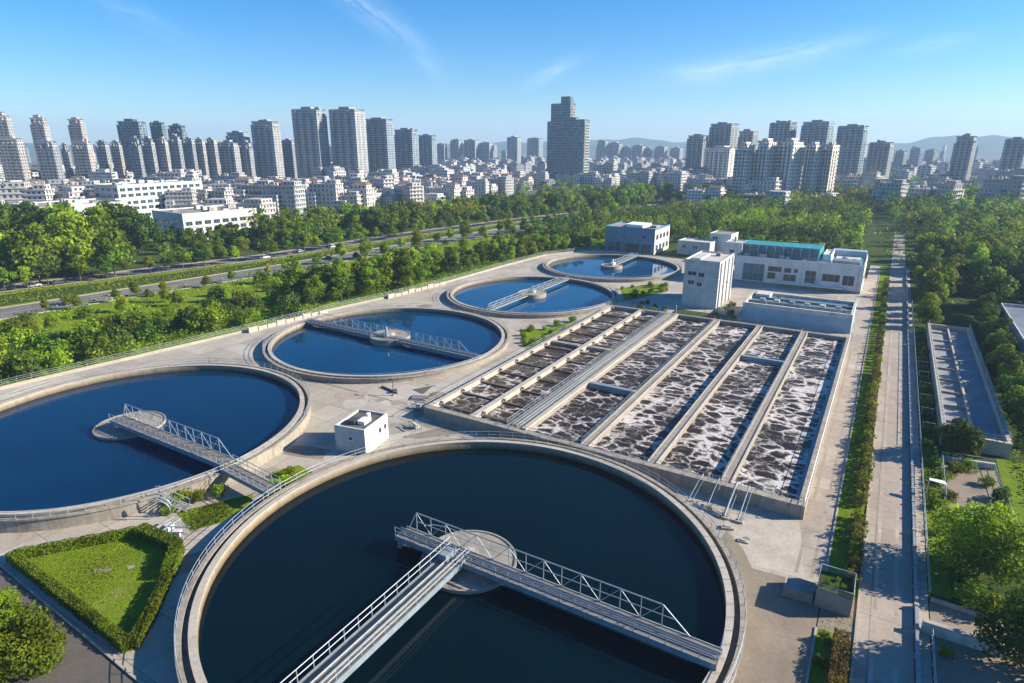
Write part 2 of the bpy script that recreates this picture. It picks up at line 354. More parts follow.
M['f_low'] = facade('white_house_facade', (.36, .37, .38), (.62, .61, .59), (.03, .04, .05), 3.2, 3.2, (.2, .75), (.25, .72), (.42, .4, .37))
M['f_low2'] = facade('grey_house_facade', (.28, .32, .35), (.5, .48, .45), (.03, .04, .05), 3.0, 3.2, (.15, .7), (.25, .75), (.3, .28, .26))
M['f_glass'] = facade('glazed_tower_facade', (.055, .12, .16), (.07, .135, .175), (.03, .05, .06), 2.2, 3.3, (.1, .85), (.18, .85), (.2, .2, .2))
M['redroof'] = plain('brick_red_roof', (.17, .10, .075), .8, 0, .25, .2)
M['balcony'] = plain('balcony_render', (.38, .35, .31), .8, 0, .12, .3)
M['slabgrey'] = plain('grey_balcony_render', (.24, .25, .26), .8, 0, .12, .3)
M['hill'] = grass('wooded_hill', (.03, .06, .02), (.05, .085, .03), (.06, .08, .03), .004)

# ------------------------------------------------------------------ the ground and its surfaces
GR = 7000
structure(MB().sheet([(-GR, -GR), (GR, -GR), (GR, GR), (-GR, GR)], -.10), 'ground', M['soil'])
fence_line = [(-160, -10), (-153, 30), (-151.5, 52), (-148.5, 72), (-144.5, 101), (-142.5, 127), (-138.5, 150), (-136, 178), (-135, 222), (-132.5, 251), (-119, 280)]
structure(MB().sheet(fence_line[1:] + [(-90, 276), (-40, 268), (-3.9, 268), (-3.9, 21.0), (-54.7, 21.3), (-86.7, 22.3), (-154, 24.1)], -.004), 'yard_pavement', M['apron'])
structure(MB().sheet([(-260, 26), (-154, 24), (-86.7, 22.1), (-3.9, 20.9), (-3.9, -30), (-260, -30)], -.03), 'service_road', M['asphalt'])
structure(MB().sheet([(-3.9, 65.0), (0, 65.0), (0, 300), (-3.9, 300)], .002), 'path', M['yard']); structure(MB().sheet([(-3.9, -20), (0, -20), (0, 64.9), (-3.9, 64.9)], .007), 'worn_paving', M['brown'])
structure(MB().sheet([(3.7, -20), (8.75, -20), (8.75, 420), (3.7, 420)], .006), 'plant_road', M['road'])
structure(MB().sheet([(0.12, -20), (3.55, -20), (3.55, 61.6), (0.12, 61.6)], .02), 'verge_lawn', M['lawn']); structure(MB().sheet([(0.12, 69), (3.55, 69), (3.55, 300), (0.12, 300)], .02), 'verge_lawn', M['lawn']); structure(MB().sheet([(0.12, 61.65), (3.5, 61.65), (3.5, 68.9), (0.12, 68.9)], .018), 'worn_paving', M['brown'])
structure(MB().sheet([(9.2, -20), (10.2, -20), (10.2, 300), (9.2, 300)], .0), 'footpath', M['yard'])
structure(MB().sheet([(10.25, -20), (60, -20), (60, 420), (10.25, 420)], -.02), 'garden_ground', M['soil'])
structure(MB().sheet([(10.3, 74), (12.5, 74), (12.9, 117.5), (10.3, 117.5)], .004), 'garden_lawn', M['lawn']); structure(MB().sheet([(20.6, 88), (32, 88), (32, 117), (20.6, 117)], .004), 'garden_lawn', M['lawn'])
structure(MB().sheet([(12.6, 95.6), (20.4, 95.6), (20.0, 112), (12.9, 110)], .012), 'gravel_plot', M['brown'])
structure(MB().sheet([(10.3, 58), (24, 58), (24, 66.6), (10.3, 66.6)], .01), 'side_paving', M['brown'])
structure(MB().sheet([(10.3, 67.3), (18, 67.3), (18, 72.2), (10.3, 72.2)], .012), 'side_paving', M['brown'])
structure(MB().sheet([(-8.5, 50), (-3.9, 50), (-3.9, 68.5), (-7.6, 68.2), (-9.3, 71.5), (-12.0, 74.4), (-12.4, 68), (-9.6, 60)], .006), 'worn_paving', M['brown'])
structure(MB().sheet([(-12.6, 76), (-10.8, 73.4), (-7.4, 68.8), (-2.0, 69.4), (-3.9, 81), (-13.5, 81.3)], .005), 'concrete_slab', M['lip'])
def kerb(pts, name='kerb', w_=.22, h=.14, z0=-.1):
    mb = MB(); L = offset_line(pts, w_ / 2); Q = offset_line(pts, -w_ / 2)
    for i in range(len(pts) - 1): mb.prism([L[i], L[i + 1], Q[i + 1], Q[i]], z0, h)
    return structure(mb, name, M['kerb'])
kerb([(.06, -20), (.06, 61.6)]); kerb([(.06, 69.2), (.06, 300)]); kerb([(3.62, -20), (3.62, 300)], h=.16)
kerb([(-154, 24.1), (-86.7, 22.35), (-54.7, 21.35), (-4, 21.1)])
# left meadow, highway, service road, verges
hw = [(-232, -40), (-224.5, 75), (-212, 162), (-203, 263), (-190, 350), (-168, 450), (-120, 600), (-60, 760)]
svc = [(-290, -40), (-264, 90), (-240, 182), (-232, 285), (-214, 380), (-190, 460), (-150, 600)]
structure(MB().sheet(fence_line + [(-119, 420), (-196, 420), (-212, 262), (-222, 160), (-236, 75), (-250, -30)], -.05), 'meadow', M['meadow'])
structure(MB().strip(hw, 15.5, -.03), 'highway', M['highway'])
structure(MB().strip(svc, 9, -.034), 'side_street', M['highway'])
structure(MB().strip(offset_line(svc, -8.5), 6.5, -.05), 'street_verge', M['meadow'])
structure(MB().strip(offset_line(svc, -5.3), 1.6, -.028), 'street_pavement', M['yard'])
structure(MB().strip(offset_line(svc, 7), 4, -.05), 'street_pavement', M['yard'])
for d in (-7.3, 7.3): structure(MB().strip(offset_line(hw, d), .16, -.022), 'edge_marking', M['mark'])
mb = MB()
def along(pts, s):
    for a, b in zip(pts, pts[1:]):
        l = math.hypot(b[0] - a[0], b[1] - a[1])
        if s <= l: return (a[0] + (b[0] - a[0]) * s / l, a[1] + (b[1] - a[1]) * s / l, math.atan2(b[1] - a[1], b[0] - a[0]))
        s -= l
    return (*b, math.atan2(b[1] - a[1], b[0] - a[0]))
for i in range(70):
    for d in (-3.7, 3.7):
        p = along(hw, 40 + i * 10); q = along(hw, 44 + i * 10)
        mb.strip([(p[0] - d * math.sin(p[2]), p[1] + d * math.cos(p[2])), (q[0] - d * math.sin(q[2]), q[1] + d * math.cos(q[2]))], .16, -.022)
structure(mb, 'lane_marking', M['mark'])
structure(MB().strip(hw, .5, -.02), 'median_kerb', M['kerb'])
for d in (-8.2, 8.2): kerb(offset_line(hw, d), 'highway_kerb', .35, .1, -.1)
cpoly = [survey(-260, 200, 430)[:2], survey(250, 200, 440)[:2], survey(520, 200, 560)[:2], survey(700, 200, 680)[:2], survey(1300, 200, 820)[:2], survey(1300, 200, 4200)[:2], survey(512, 200, 5200)[:2], survey(-260, 200, 4200)[:2]]
structure(MB().sheet(cpoly, -.06), 'city_streets', M['cityground'])
# hills on the horizon
def hills(D, pxs, name):
    mb = MB(); top = []; n = len(pxs)
    for px, h in pxs: p = survey(px, 146, D); q = survey(px, 146, D - 700); s = survey(px, 146, D + 300); top.append((q, p, s, h))
    for (q, p, s, h), (q2, p2, s2, h2) in zip(top, top[1:]):
        mb.add([(q.x, q.y, -.1), (q2.x, q2.y, -.1), (p2.x, p2.y, h2), (p.x, p.y, h)], [(0, 1, 2, 3)], 0, True)
        mb.add([(p.x, p.y, h), (p2.x, p2.y, h2), (s2.x, s2.y, -.1), (s.x, s.y, -.1)], [(0, 1, 2, 3)], 0, True)
    return structure(mb, name, M['hill'])
def ridge(a, b, step, base, amp, seed):
    r_ = random.Random(seed); ph = [r_.uniform(0, 6) for _ in range(6)]; res = []; x = a
    while x <= b:
        t = (x - a) / (b - a); env = math.sin(PI * t) ** .6
        res.append((x, 1 + env * (base + amp * (.5 * math.sin(x / 23 + ph[0]) + .3 * math.sin(x / 11 + ph[1]) + .15 * math.sin(x / 5 + ph[2]))))); x += step
    return res
hills(5600, ridge(-60, 300, 4, 66, 28, 1), 'hills'); hills(5200, ridge(430, 780, 4, 92, 26, 2), 'hills'); hills(5400, ridge(820, 1180, 4, 106, 30, 5), 'hills')
hills(6100, ridge(-200, 1200, 5, 74, 20, 9), 'hills')

# ------------------------------------------------------------------ haze
hz = MB().box(-7100, 7100, -7100, 7100, -1.1, 240).build('haze', None or bpy.data.materials.new('haze_air'))
hz['kind'] = 'stuff'
hm = hz.data.materials[0]; hm.use_nodes = True; hm.node_tree.nodes.clear()
pv = hm.node_tree.nodes.new("ShaderNodeVolumePrincipled"); ho = hm.node_tree.nodes.new("ShaderNodeOutputMaterial")
hm.node_tree.links.new(pv.outputs[0], ho.inputs['Volume'])
pv.inputs['Color'].default_value = (.5, .72, 1.0, 1); pv.inputs['Density'].default_value = .00017; pv.inputs['Anisotropy'].default_value = .1
for nm in ('Density Attribute', 'Color Attribute', 'Temperature Attribute'):
    if nm in pv.inputs: pv.inputs[nm].default_value = ''

# ------------------------------------------------------------------ railings
def rail_posts(parent, spots, h, mat, r=.035):
    """posts standing at world-local spots, each a mesh object sharing one mesh"""
    me = MB().tube((0, 0, 0), (0, 0, h), r, 5).mesh('post', mat)
    for p in spots:
        o = bpy.data.objects.new('post', me); C.objects.link(o); o.parent = parent; o.location = p
def railing(parent, pts, z, h=1.1, step=2.0, mat=None, r=.038, closed=False, rails=(.55, 1.1), name='railing'):
    mat = mat or M['galv']; mb = MB()
    for k in rails: mb.path([(x, y, z + k * h / 1.1) for x, y in pts], r, 5, 0, closed)
    o = mb.build(name, mat, parent)
    P = list(pts) + ([pts[0]] if closed else []); tot = sum(math.dist(a, b) for a, b in zip(P, P[1:])); n = max(1, min(99, round(tot / step)))
    rail_posts(o, [(*along(P, tot * i / n)[:2], z) for i in range(n if closed else n + 1)], h, mat, r)
    return o
def arc(cx, cy_, r, a0, a1, n): return [(cx + r * math.cos(a0 + (a1 - a0) * i / n), cy_ + r * math.sin(a0 + (a1 - a0) * i / n)) for i in range(n + 1)]

# ------------------------------------------------------------------ round settling tanks
TANKS = [
    (-36.5, 50.8, 28.9, 'w1', 5.7, 'huge round concrete tank of nearly black water, crossed by two steel bridges'),
    (-108.9, 50.8, 28.5, 'w2', 5.6, 'round concrete tank of deep blue water cut by the picture edge'),
    (-105.8, 115.0, 28.8, 'w3', 5.1, 'round blue tank between the basin and the white yard wall, bridge spanning its full width'),
    (-98.6, 177.2, 26.5, 'w4', 4.7, 'fourth round blue tank, beside the corner of the long foaming basin'),
    (-95.0, 237.6, 26.3, 'w4', 4.4, 'farthest round blue tank, in front of the blue-grey building')]
RIM, WZ = 2.0, 0.92
for i, (cx, cy_, Rr, wm, pr, lab) in enumerate(TANKS):
    sink = 0 if i < 2 else -.85; pz = (1.42, 1.42, 2.45, 2.3, 2.2)[i]
    t = empty('settling_tank', (cx, cy_, sink), 0, lab, 'settling tank')
    MB().lathe(0, 0, [(Rr, 0), (Rr + .06, RIM), (Rr + .01, RIM + .02), (Rr, 0)][:2] + [(Rr + .35, RIM - .1), (Rr + .35, 0)], 128).build('inner_wall', M['inner'], t)
    MB().lathe(0, 0, [(Rr + .0, RIM + .003), (Rr + .8, RIM + .003), (Rr + .8, RIM + .14), (Rr, RIM + .14)], 128).build('wall_coping', M['lip'], t)
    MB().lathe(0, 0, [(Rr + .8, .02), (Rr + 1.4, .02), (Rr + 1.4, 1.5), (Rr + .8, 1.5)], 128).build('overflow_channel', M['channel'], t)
    MB().lathe(0, 0, [(Rr + .36, 0), (Rr + .79, 0), (Rr + .79, RIM), (Rr + .36, RIM)], 128).build('wall_core', M['wall'], t)
    MB().lathe(0, 0, [(Rr + 1.41, -.05), (Rr + 1.8, -.05), (Rr + 1.8, 1.72), (Rr + 2.0, 1.74), (Rr + 2.0, RIM), (Rr + 1.41, RIM)], 128).build('outer_wall', M['wall'], t)
    railing(t, arc(0, 0, Rr + 1.85, 0, 2 * PI, 128)[:-1], RIM, 1.1, 2.0, closed=True)
    p = MB().lathe(0, 0, [(.01, WZ - .3), (pr - .3, WZ - .3), (pr, WZ + .05), (pr, pz), (pr - .25, pz), (pr - .25, pz - .12), (.01, pz - .08)], 64, closed_prof=False).build('centre_platform', M['deckc'], t)
    MB().lathe(0, 0, [(.01, pz - .1), (1.3, pz - .1), (1.2, pz + .7), (.01, pz + .7)], 24, closed_prof=False).build('pivot_column', M['lip'], p)
    wt = MB().disc(cx, cy_, Rr + .02, WZ + sink, 128).build('tank_water', M[wm]); wt['kind'] = 'structure'

def bridge(name, loc, rz, L, wd, lab, truss_side=1, th=2.6, t0=0.0, t1=None, rail_both=False, trough=False, truss=True, step=2.2, gh=.62):
    """walkway from local x=0 to L, deck centred on y=0, top at z=0"""
    b = empty(name, loc, rz, lab, 'scraper bridge' if name == 'scraper_bridge' else 'footbridge'); h = wd / 2
    MB().box(0, L, -h + .1, h - .1, -.12, 0).build('deck', M['dark_deck'], b)
    for sgn in (-1, 1): MB().box(0, L, sgn * (h - .0) - .07, sgn * (h - .0) + .07, -gh, .08).build('girder', M['bluepaint'], b)
    mb = MB()
    for k in range(int(L / 3) + 1): mb.box(k * 3, k * 3 + .12, -h + .08, h - .08, -gh + .1, -.13)
    mb.build('cross_beams', M['galv_dark'], b)
    railing(b, [(0, -truss_side * h), (L, -truss_side * h)], .08, 1.15, 1.6, name='handrail', r=.045)
    if rail_both: railing(b, [(0, truss_side * h), (L, truss_side * h)], .08, 1.5, 1.9, name='handrail', r=.055)
    if trough:
        for yy in (-.35, .35): MB().box(.0, L, yy - .05, yy + .05, .003, .22).build('guide_rail', M['galv'], b)
        MB().tube((0, .0, .55), (L, 0, .55), .05).build('conduit', M['galv'], b)
    if truss:
        t1 = L - 3 if t1 is None else t1; y = truss_side * h; tb = MB()
        tb.tube((t0, y, th), (t1, y, th), .075, 6); tb.tube((t1, y, th), (t1 + 2.8, y, .05), .07, 6); tb.tube((t0, y, th), (max(t0 - 1.2, 0), y, .05), .07, 6)
        tb.tube((t0, y, th * .52), (t1 + 1.3, y, th * .52), .045, 5)
        o = tb.build('truss_chord', M['galv'], b); n = max(2, round((t1 - t0) / step))
        for k in range(n + 1):
            x = t0 + (t1 - t0) * k / n; MB().tube((x, y, .05), (x, y, th), .05, 5).build('upright', M['galv'], o)
            if k < n:
                x2 = t0 + (t1 - t0) * (k + 1) / n; a, c = ((x, .05), (x2, th)) if k % 2 else ((x, th), (x2, .05))
                MB().tube((a[0], y, a[1]), (c[0], y, c[1]), .04, 5).build('brace', M['galv'], o)
    return b
b = bridge('scraper_bridge', (-45.6, 49.4, 2.75), 0, 38.4, 2.2, 'blue steel truss bridge from the round platform to the rim of the nearest dark tank', 1, 2.5, 1.6, 32.5, trough=True)
MB().box(.1, .5, -.9, .9, -1.9, -.63).build('scraper_leg', M['bluepaint'], b); MB().box(37.4, 38.3, -.9, .9, -.61, -.35).build('end_carriage', M['galv_dark'], b)
# rounded guard round the bridge head
mb = MB(); mb.path([(2.4 * math.cos(a) * 1.3 + 6.5, 1.1 + .9 * math.sin(a), 1.3) for a in [PI * k / 14 for k in range(15)]], .05, 5); mb.build('guard_rail', M['galv'], b)
b = bridge('access_bridge', (-36.9, 19.6, 2.9), PI / 2, 30.0, 2.7, 'long railed walkway running up to the round platform of the nearest dark tank', 1, 1.9, 0, None, rail_both=True, trough=True, truss=False)
MB().box(29.2, 29.9, -1.2, 1.2, -.61, .02).build('end_step', M['galv'], b); MB().box(27.5, 29.5, .1, 1.1, .01, .9).build('drive_cabinet', M['bluepaint'], b)
b = bridge('scraper_bridge', (-110.2, 49.5, 2.75), 0, 31.2, 2.3, 'grey truss bridge from the offset round platform to the rim of the deep blue tank', 1, 2.5, 1.2, 27.2)
MB().box(30.2, 31.1, -.9, .9, -.61, -.35).build('end_carriage', M['galv_dark'], b); MB().box(.3, 1.4, -.8, .8, -1.3, -.63).build('pivot_block', M['whiteclean'], b)
b = bridge('footbridge', (-79.0, 49.0, 2.35), R(-4.5), 11.6, 2.0, 'short railed footbridge linking the rims of the two nearest tanks', 1, 1.1, truss=False, rail_both=True)
b = bridge('scraper_bridge', (-135.3, 114.2, 1.42), R(-1.5), 58.8, 2.4, 'long truss bridge spanning the blue tank next to the white yard wall', 1, 2.3, 3, 52, trough=True)
MB().tube((29.5, .3, .2), (29.5, .3, 2.6), .3, 8).box(28.7, 30.4, -.6, 1.0, .2, 1.0).build('drive_cabinet', M['galv'], b)
b = bridge('scraper_bridge', (-98.4, 149.6, 1.3), PI / 2, 53.5, 1.5, 'narrow bridge with two pale rails across the fourth round tank', 1, 1.5, 2, 47, gh=.3)
MB().tube((27.6, 0, .2), (27.6, 0, 2.4), .3, 8).box(26.6, 28.4, -.6, .6, .2, .9).build('drive_cabinet', M['galv'], b)
b = bridge('scraper_bridge', (-94.6, 237.6, 1.3), PI / 2, 27.5, 1.5, 'half-length pale bridge on the farthest round tank', 1, 1.5, 1, 25, gh=.3)
MB().tube((.5, 0, .2), (.5, 0, 2.4), .3, 8).box(-.5, 1.4, -.7, .7, .2, 1.0).build('drive_cabinet', M['whiteclean'], b)

# ------------------------------------------------------------------ aeration basin
bas = empty('aeration_basin', (0, 0, 0), 0, 'long rectangular concrete basin of parallel lanes of foaming dark water', 'aeration basin')
BT = 2.0
def bwall(x0, x1, y0, y1, name='divider_wall', z1=BT, mat='deckc', z0=0): return MB().box(x0, x1, y0, y1, z0, z1).build(name, M[mat], bas)
bwall(-68.5, -3.7, 82.2, 83.4, 'end_wall', mat='wall'); bwall(-68.5, -3.7, 171.2, 172.4, 'end_wall', mat='wall')
bwall(-68.5, -67.5, 83.4, 171.2, 'side_wall', mat='lip'); bwall(-4.7, -3.7, 83.4, 171.2, 'side_wall', mat='wall')
bwall(-59.1, -58.0, 83.4, 171.2, mat='lip')
bwall(-51.4, -47.4, 83.4, 171.2, 'walkway', 1.9)
MB().box(-48.2, -47.35, 83.4, 171.2, 1.903, 2.25).build('walkway_kerb', M['lip'], bas)
for k in (-50.4, -49.7): MB().tube((k, 84, 2.06), (k, 171, 2.06), .12, 8).build('air_pipe', M['bluepaint'], bas)
for x in (-37.2, -26.0, -15.0):
    bwall(x, x + 1.5, 83.4, 171.2, mat='deckc')
    MB().box(x + 1.3, x + 1.52, 83.4, 171.2, BT + .003, BT + .16).build('divider_kerb', M['lip'], bas)
    MB().box(x - .02, x + .16, 83.4, 171.2, BT + .003, BT + .1).build('divider_kerb', M['lip'], bas)
bwall(-67.5, -59.1, 131.2, 132.6, 'cross_wall', 1.7); bwall(-58.0, -51.4, 131.8, 133.2, 'cross_wall', 1.7)
bwall(-47.4, -37.2, 109.0, 110.0, 'cross_wall', 2.1, 'bluepaint', .3); bwall(-24.5, -15.0, 142.8, 143.8, 'cross_wall', 2.1, 'bluepaint', .3)
bwall(-5.25, -4.72, 83.4, 171.2, 'shadow_ledge', 1.25, 'bluepaint')  # shadow band of the side wall on the water, put in as a blue ledge
mb = MB()
y = 86.2; n = 0
while y < 170:
    if abs(y - 132) > 1.6:
        for x0, x1 in ((-67.5, -59.1), (-58.0, -51.4)):
            bwall(x0, x1, y + rnd.uniform(-.2, .2), y + .38, 'baffle', 1.03 if n % 2 else 1.3, 'rust')
    y += 3.5; n += 1
for i in range(13):
    yy = 86 + i * 7
    if i % 1 == 0:
        for x in (-67.5, -58.0): MB().box(x + .0, x + .75, yy, yy + .35, 1.6, 2.03).build('bracket', M['lip'], bas)
        MB().box(-59.75, -59.1, yy + 2, yy + 2.35, 1.6, 2.03).build('bracket', M['lip'], bas)
railing(bas, [(-68.3, 83), (-68.3, 172)], BT, 1.1, 2.0); railing(bas, [(-68.3, 82.5), (-4, 82.5)], BT, 1.1, 2.0)
railing(bas, [(-51.2, 83.6), (-51.2, 171)], 1.9, 1.15, 2.0); railing(bas, [(-48.6, 83.6), (-48.6, 110)], 1.9, 1.1, 2.0); railing(bas, [(-3.85, 82.5), (-3.85, 172)], BT, 1.0, 2.2, rails=(.5, 1.0), mat=M['whiteclean'])
railing(bas, [(-37.1, 83.6), (-37.1, 171)], BT, 1.0, 3.0, r=.025); railing(bas, [(-14.9, 83.6), (-14.9, 171)], BT, 1.0, 3.0, r=.025); railing(bas, [(-68, 172.2), (-4, 172.2)], BT, 1.0, 2.5)
for x0, x1, mt, z in ((-67.5, -59.1, 'foamdark', 1.0), (-58.0, -51.4, 'foamdark', 1.0), (-47.4, -37.2, 'foam_b', 1.05), (-35.7, -26.0, 'foam', 1.05), (-24.5, -15.0, 'foam', 1.05), (-13.5, -5.25, 'foam_c', 1.05)):
    structure(MB().sheet([(x0, 83.4), (x1, 83.4), (x1, 171.2), (x0, 171.2)], z), 'basin_water', M[mt])

# ------------------------------------------------------------------ plant buildings
def window(parent, x0, x1, z0, z1, face, pos, mullions=1, frame='whiteclean', pane='glass', rows=1):
    """window on a wall facing -y (face 'y') or +x (face 'x'); frame proud of the wall, pane a sub-part"""
    f = MB(); t = .1; d0, d1 = .02, .1
    def bx(m, a0, a1, c0, c1, e0, e1):
        if face == 'y': m.box(a0, a1, pos - e1, pos - e0, c0, c1)
        else: m.box(pos + e0, pos + e1, a0, a1, c0, c1)
    bx(f, x0, x1, z0, z0 + t, -.05, d1); bx(f, x0, x1, z1 - t, z1, -.05, d1); bx(f, x0, x0 + t, z0 + t, z1 - t, -.05, d1); bx(f, x1 - t, x1, z0 + t, z1 - t, -.05, d1)
    for k in range(1, mullions + 1):
        xm = x0 + (x1 - x0) * k / (mullions + 1); bx(f, xm - .05, xm + .05, z0 + t, z1 - t, -.05, d1 - .02)
    for k in range(1, rows):
        zm = z0 + (z1 - z0) * k / rows; bx(f, x0 + t, x1 - t, zm - .05, zm + .05, -.05, d1 - .04)
    o = f.build('window', M[frame], parent); g = MB(); bx(g, x0 + t, x1 - t, z0 + t, z1 - t, -.04, d0); g.build('pane', M[pane], o); return o
def block(parent, x0, x1, y0, y1, h, wall='white', roof='roofgrey', par=.6, name='wall', z0=0):
    o = MB().box(x0, x1, y0, y1, z0, h).build(name, M[wall], parent)
    mb = MB(); t = .25
    mb.box(x0, x1, y0, y0 + t, h + .003, h + par); mb.box(x0, x1, y1 - t, y1, h + .003, h + par)
    mb.box(x0, x0 + t, y0 + t, y1 - t, h + .003, h + par); mb.box(x1 - t, x1, y0 + t, y1 - t, h + .003, h + par)
    mb.build('parapet', M[wall], parent)
    MB().box(x0 + t, x1 - t, y0 + t, y1 - t, h + .003, h + .08).build('roof', M[roof], parent); return o
# pump house
b = empty('pump_house', (-70.4, 68.3, 0), R(11), 'small white flat-roofed pump house beside the nearest dark tank', 'pump house'); b.scale = (1.14, 1.14, 1.06)
block(b, -2.5, 2.5, -3.1, 3.1, 3.9, 'dirtywhite', 'asphalt', .4)
window(b, .3, 1.2, 1.9, 3.0, 'x', 2.5, 0); window(b, 1.7, 2.6, 1.9, 3.0, 'x', 2.5, 0)
d = MB().box(2.47, 2.54, -1.6, -.6, .05, 2.1).build('door', M['dirtywhite'], b); MB().box(2.545, 2.6, -.78, -.7, 1.0, 1.12).build('handle', M['galv_dark'], d)
window(b, -.3, .6, 2.1, 2.9, 'y', -3.1, 0)
MB().box(-1.3, -.1, -1.6, -.2, 3.9, 4.6).build('roof_fan', M['paintdark'], b); MB().box(.1, 1.3, -1.2, .6, 3.9, 4.55).tube((.7, .9, 3.9), (.7, .9, 5.0), .32, 10).build('roof_vent', M['whiteclean'], b)
# tall white block
b = empty('pump_tower', (-46.8, 200, 0), 0, 'tall plain white block with stained front standing behind the foaming basin', 'tower block')
block(b, -5.3, 5.3, -9.5, 9.5, 14.3, 'dirtywhite', 'rooflight', .5)
for z in (4.6, 9.2): MB().box(-5.36, 5.36, -9.56, 9.56, z, z + .18).build('string_course', M['white'], b)
for k in range(4): MB().box(5.302, 5.75, -8 + k * 5.0, -7.2 + k * 5.0, 0, 14.2).build('pilaster', M['white'], b)
for (x0, x1, z) in ((-4.2, -1.4, 9.9), (-.9, 1.0, 9.7), (-3.9, -1.9, 7.1), (-1.2, .4, 6.7)): window(b, x0, x1, z, z + 1.3, 'y', -9.5, 1, 'dirtywhite', 'darkopen')
window(b, -6, -4.6, 6, 7.2, 'x', 5.3, 0); window(b, 1, 2.4, 6, 7.2, 'x', 5.3, 0); window(b, -1, .4, 10.5, 11.7, 'x', 5.3, 0)
MB().box(-3.8, -1.2, -7, 5, 14.385, 14.9).build('roof_hatch', M['rooflight'], b); MB().box(1.0, 2.4, 3, 4.6, 14.385, 15.3).build('roof_hatch', M['roofgrey'], b)
# blue-grey building at the back
b = empty('workshop', (-103, 289, 0), R(0), 'blue-grey flat-roofed two-storey building beyond the farthest round tank', 'building')
block(b, -12.2, 12.2, -11, 11, 11.2, 'workshop', 'roofgrey', .7)
for (x0, x1) in ((-10.2, -7.6), (-6.8, -4.4), (-1.6, 5.2), (6.0, 10.8)): window(b, x0, x1, .6, 4.6, 'y', -11, 2, 'workshop', 'glass')
for x in (-3.5, 6.4): window(b, x, x + 1.6, 7, 8.6, 'y', -11, 0, 'workshop')
MB().box(12.203, 12.26, -10.9, 10.9, .05, 11.15).build('lit_side_slab', M['dirtywhite'], b)  # sunlit look of this flank put into the colour as a pale slab
for k in range(4): window(b, -9 + k * 5, -6 + k * 5, 6.6, 9, 'x', 12.26, 1, 'galv'); window(b, -9 + k * 5, -6 + k * 5, 1.6, 4.2, 'x', 12.26, 1, 'galv')
MB().prism([(-4, -5), (4.5, -6), (5, 5), (-5, 6)], 11.1, 12.6).build('roof_light', M['whiteclean'], b); MB().box(7, 10, -3, 3, 11.1, 12.2).build('roof_plant', M['roofgrey'], b)
# long white building with teal roof terrace
b = empty('control_building', (0, 0, 0), 0, 'long white building with dark windows and a teal roof terrace with planting', 'building')
block(b, -46.4, -4.6, 237.4, 262, 9.2, 'white', 'teal', .5)
for (x0, x1, z0, z1, mu_, rw) in ((-43.4, -36.0, 1.0, 7.2, 5, 2), (-34.8, -30.2, 4.9, 6.8, 2, 1), (-34.8, -32.0, 2.2, 4.6, 1, 1), (-29.4, -27.0, 4.9, 6.6, 1, 1), (-26.2, -24.8, 5.2, 6.6, 0, 1), (-29.4, -25.2, 2.0, 4.4, 2, 1), (-22.4, -18.9, 2.0, 6.4, 2, 2), (-17.0, -11.4, 3.2, 5.8, 4, 1), (-10.6, -7.0, 2.4, 5.8, 2, 1)):
    window(b, x0, x1, z0, z1, 'y', 237.4, mu_ // 2 + (mu_ > 4), 'galv' if x0 > -40 else 'tealwall', 'tealglass' if x0 < -40 else 'glass', rw)
MB().box(-30, -10, 235.4, 237.38, 1.25, 1.5).build('canopy', M['whiteclean'], b)
for k in range(5): window(b, 240 + k * 4.2, 242.6 + k * 4.2, 3, 6, 'x', -4.6, 1)
MB().box(-45, -19, 240.6, 256, 9.29, 13.6).build('terrace_house', M['teal'], b)
for k in range(9): MB().box(-44.8 + k * 2.86, -42.3 + k * 2.86, 240.4, 240.58, 9.6, 13.0).build('terrace_glazing', M['tealglass'], b)
for k in range(10): MB().box(-45.05 + k * 2.86, -44.85 + k * 2.86, 239.2, 239.4, 9.3, 13.4).tube((-44.95 + k * 2.86, 239.3, 13.3), (-44.95 + k * 2.86, 241, 13.3), .08, 5).build('pergola_post', M['tealwall'], b)
MB().box(-45.2, -18.8, 252, 256.3, 13.603, 13.85).build('roof_garden', M['lawn'], b); MB().box(-45.2, -18.8, 240.3, 251.99, 13.603, 13.72).build('roof_edge', M['teal'], b)
MB().box(-16, -5, 256.5, 260.5, 9.29, 11.6).build('rear_house', M['tealwall'], b)
block(b, -18, -15.4, 243, 256, 11.2, 'whiteclean', 'rooflight', .5, 'stair_head', 9.29)
MB().box(-14.6, -6.2, 239.5, 244.5, 9.29, 10.4).build('roof_planter', M['bluewater'], b); MB().box(-14.3, -6.5, 246, 256, 9.29, 9.7).build('roof_deck', M['rooflight'], b)
r_ = random.Random(3)
for k in range(12):
    x, y = r_.uniform(-44, -16), r_.uniform(238.3, 239.3) if k < 8 else r_.uniform(240, 255); x = x if k < 8 else r_.uniform(-14, -6); s_ = r_.uniform(.4, .9); MB().box(x - s_, x + s_, y - .5, y + .5, 9.29, 9.29 + s_ * 1.7).build('roof_unit', M[r_.choice(['whiteclean', 'galv', 'rooflight'])], b)
railing(b, [(-46.2, 237.6), (-4.8, 237.6), (-4.8, 261.8)], 9.72, .9, 2.5)
for x in (-31.4, -23.6, -17.9, -6.0): MB().tube((x, 237.28, 0), (x, 237.28, 9.1), .09, 6).build('drainpipe', M['dirtywhite'], b)
MB().box(-46.3, -4.7, 237.2, 237.38, .02, .7).build('plinth', M['deckc'], b)
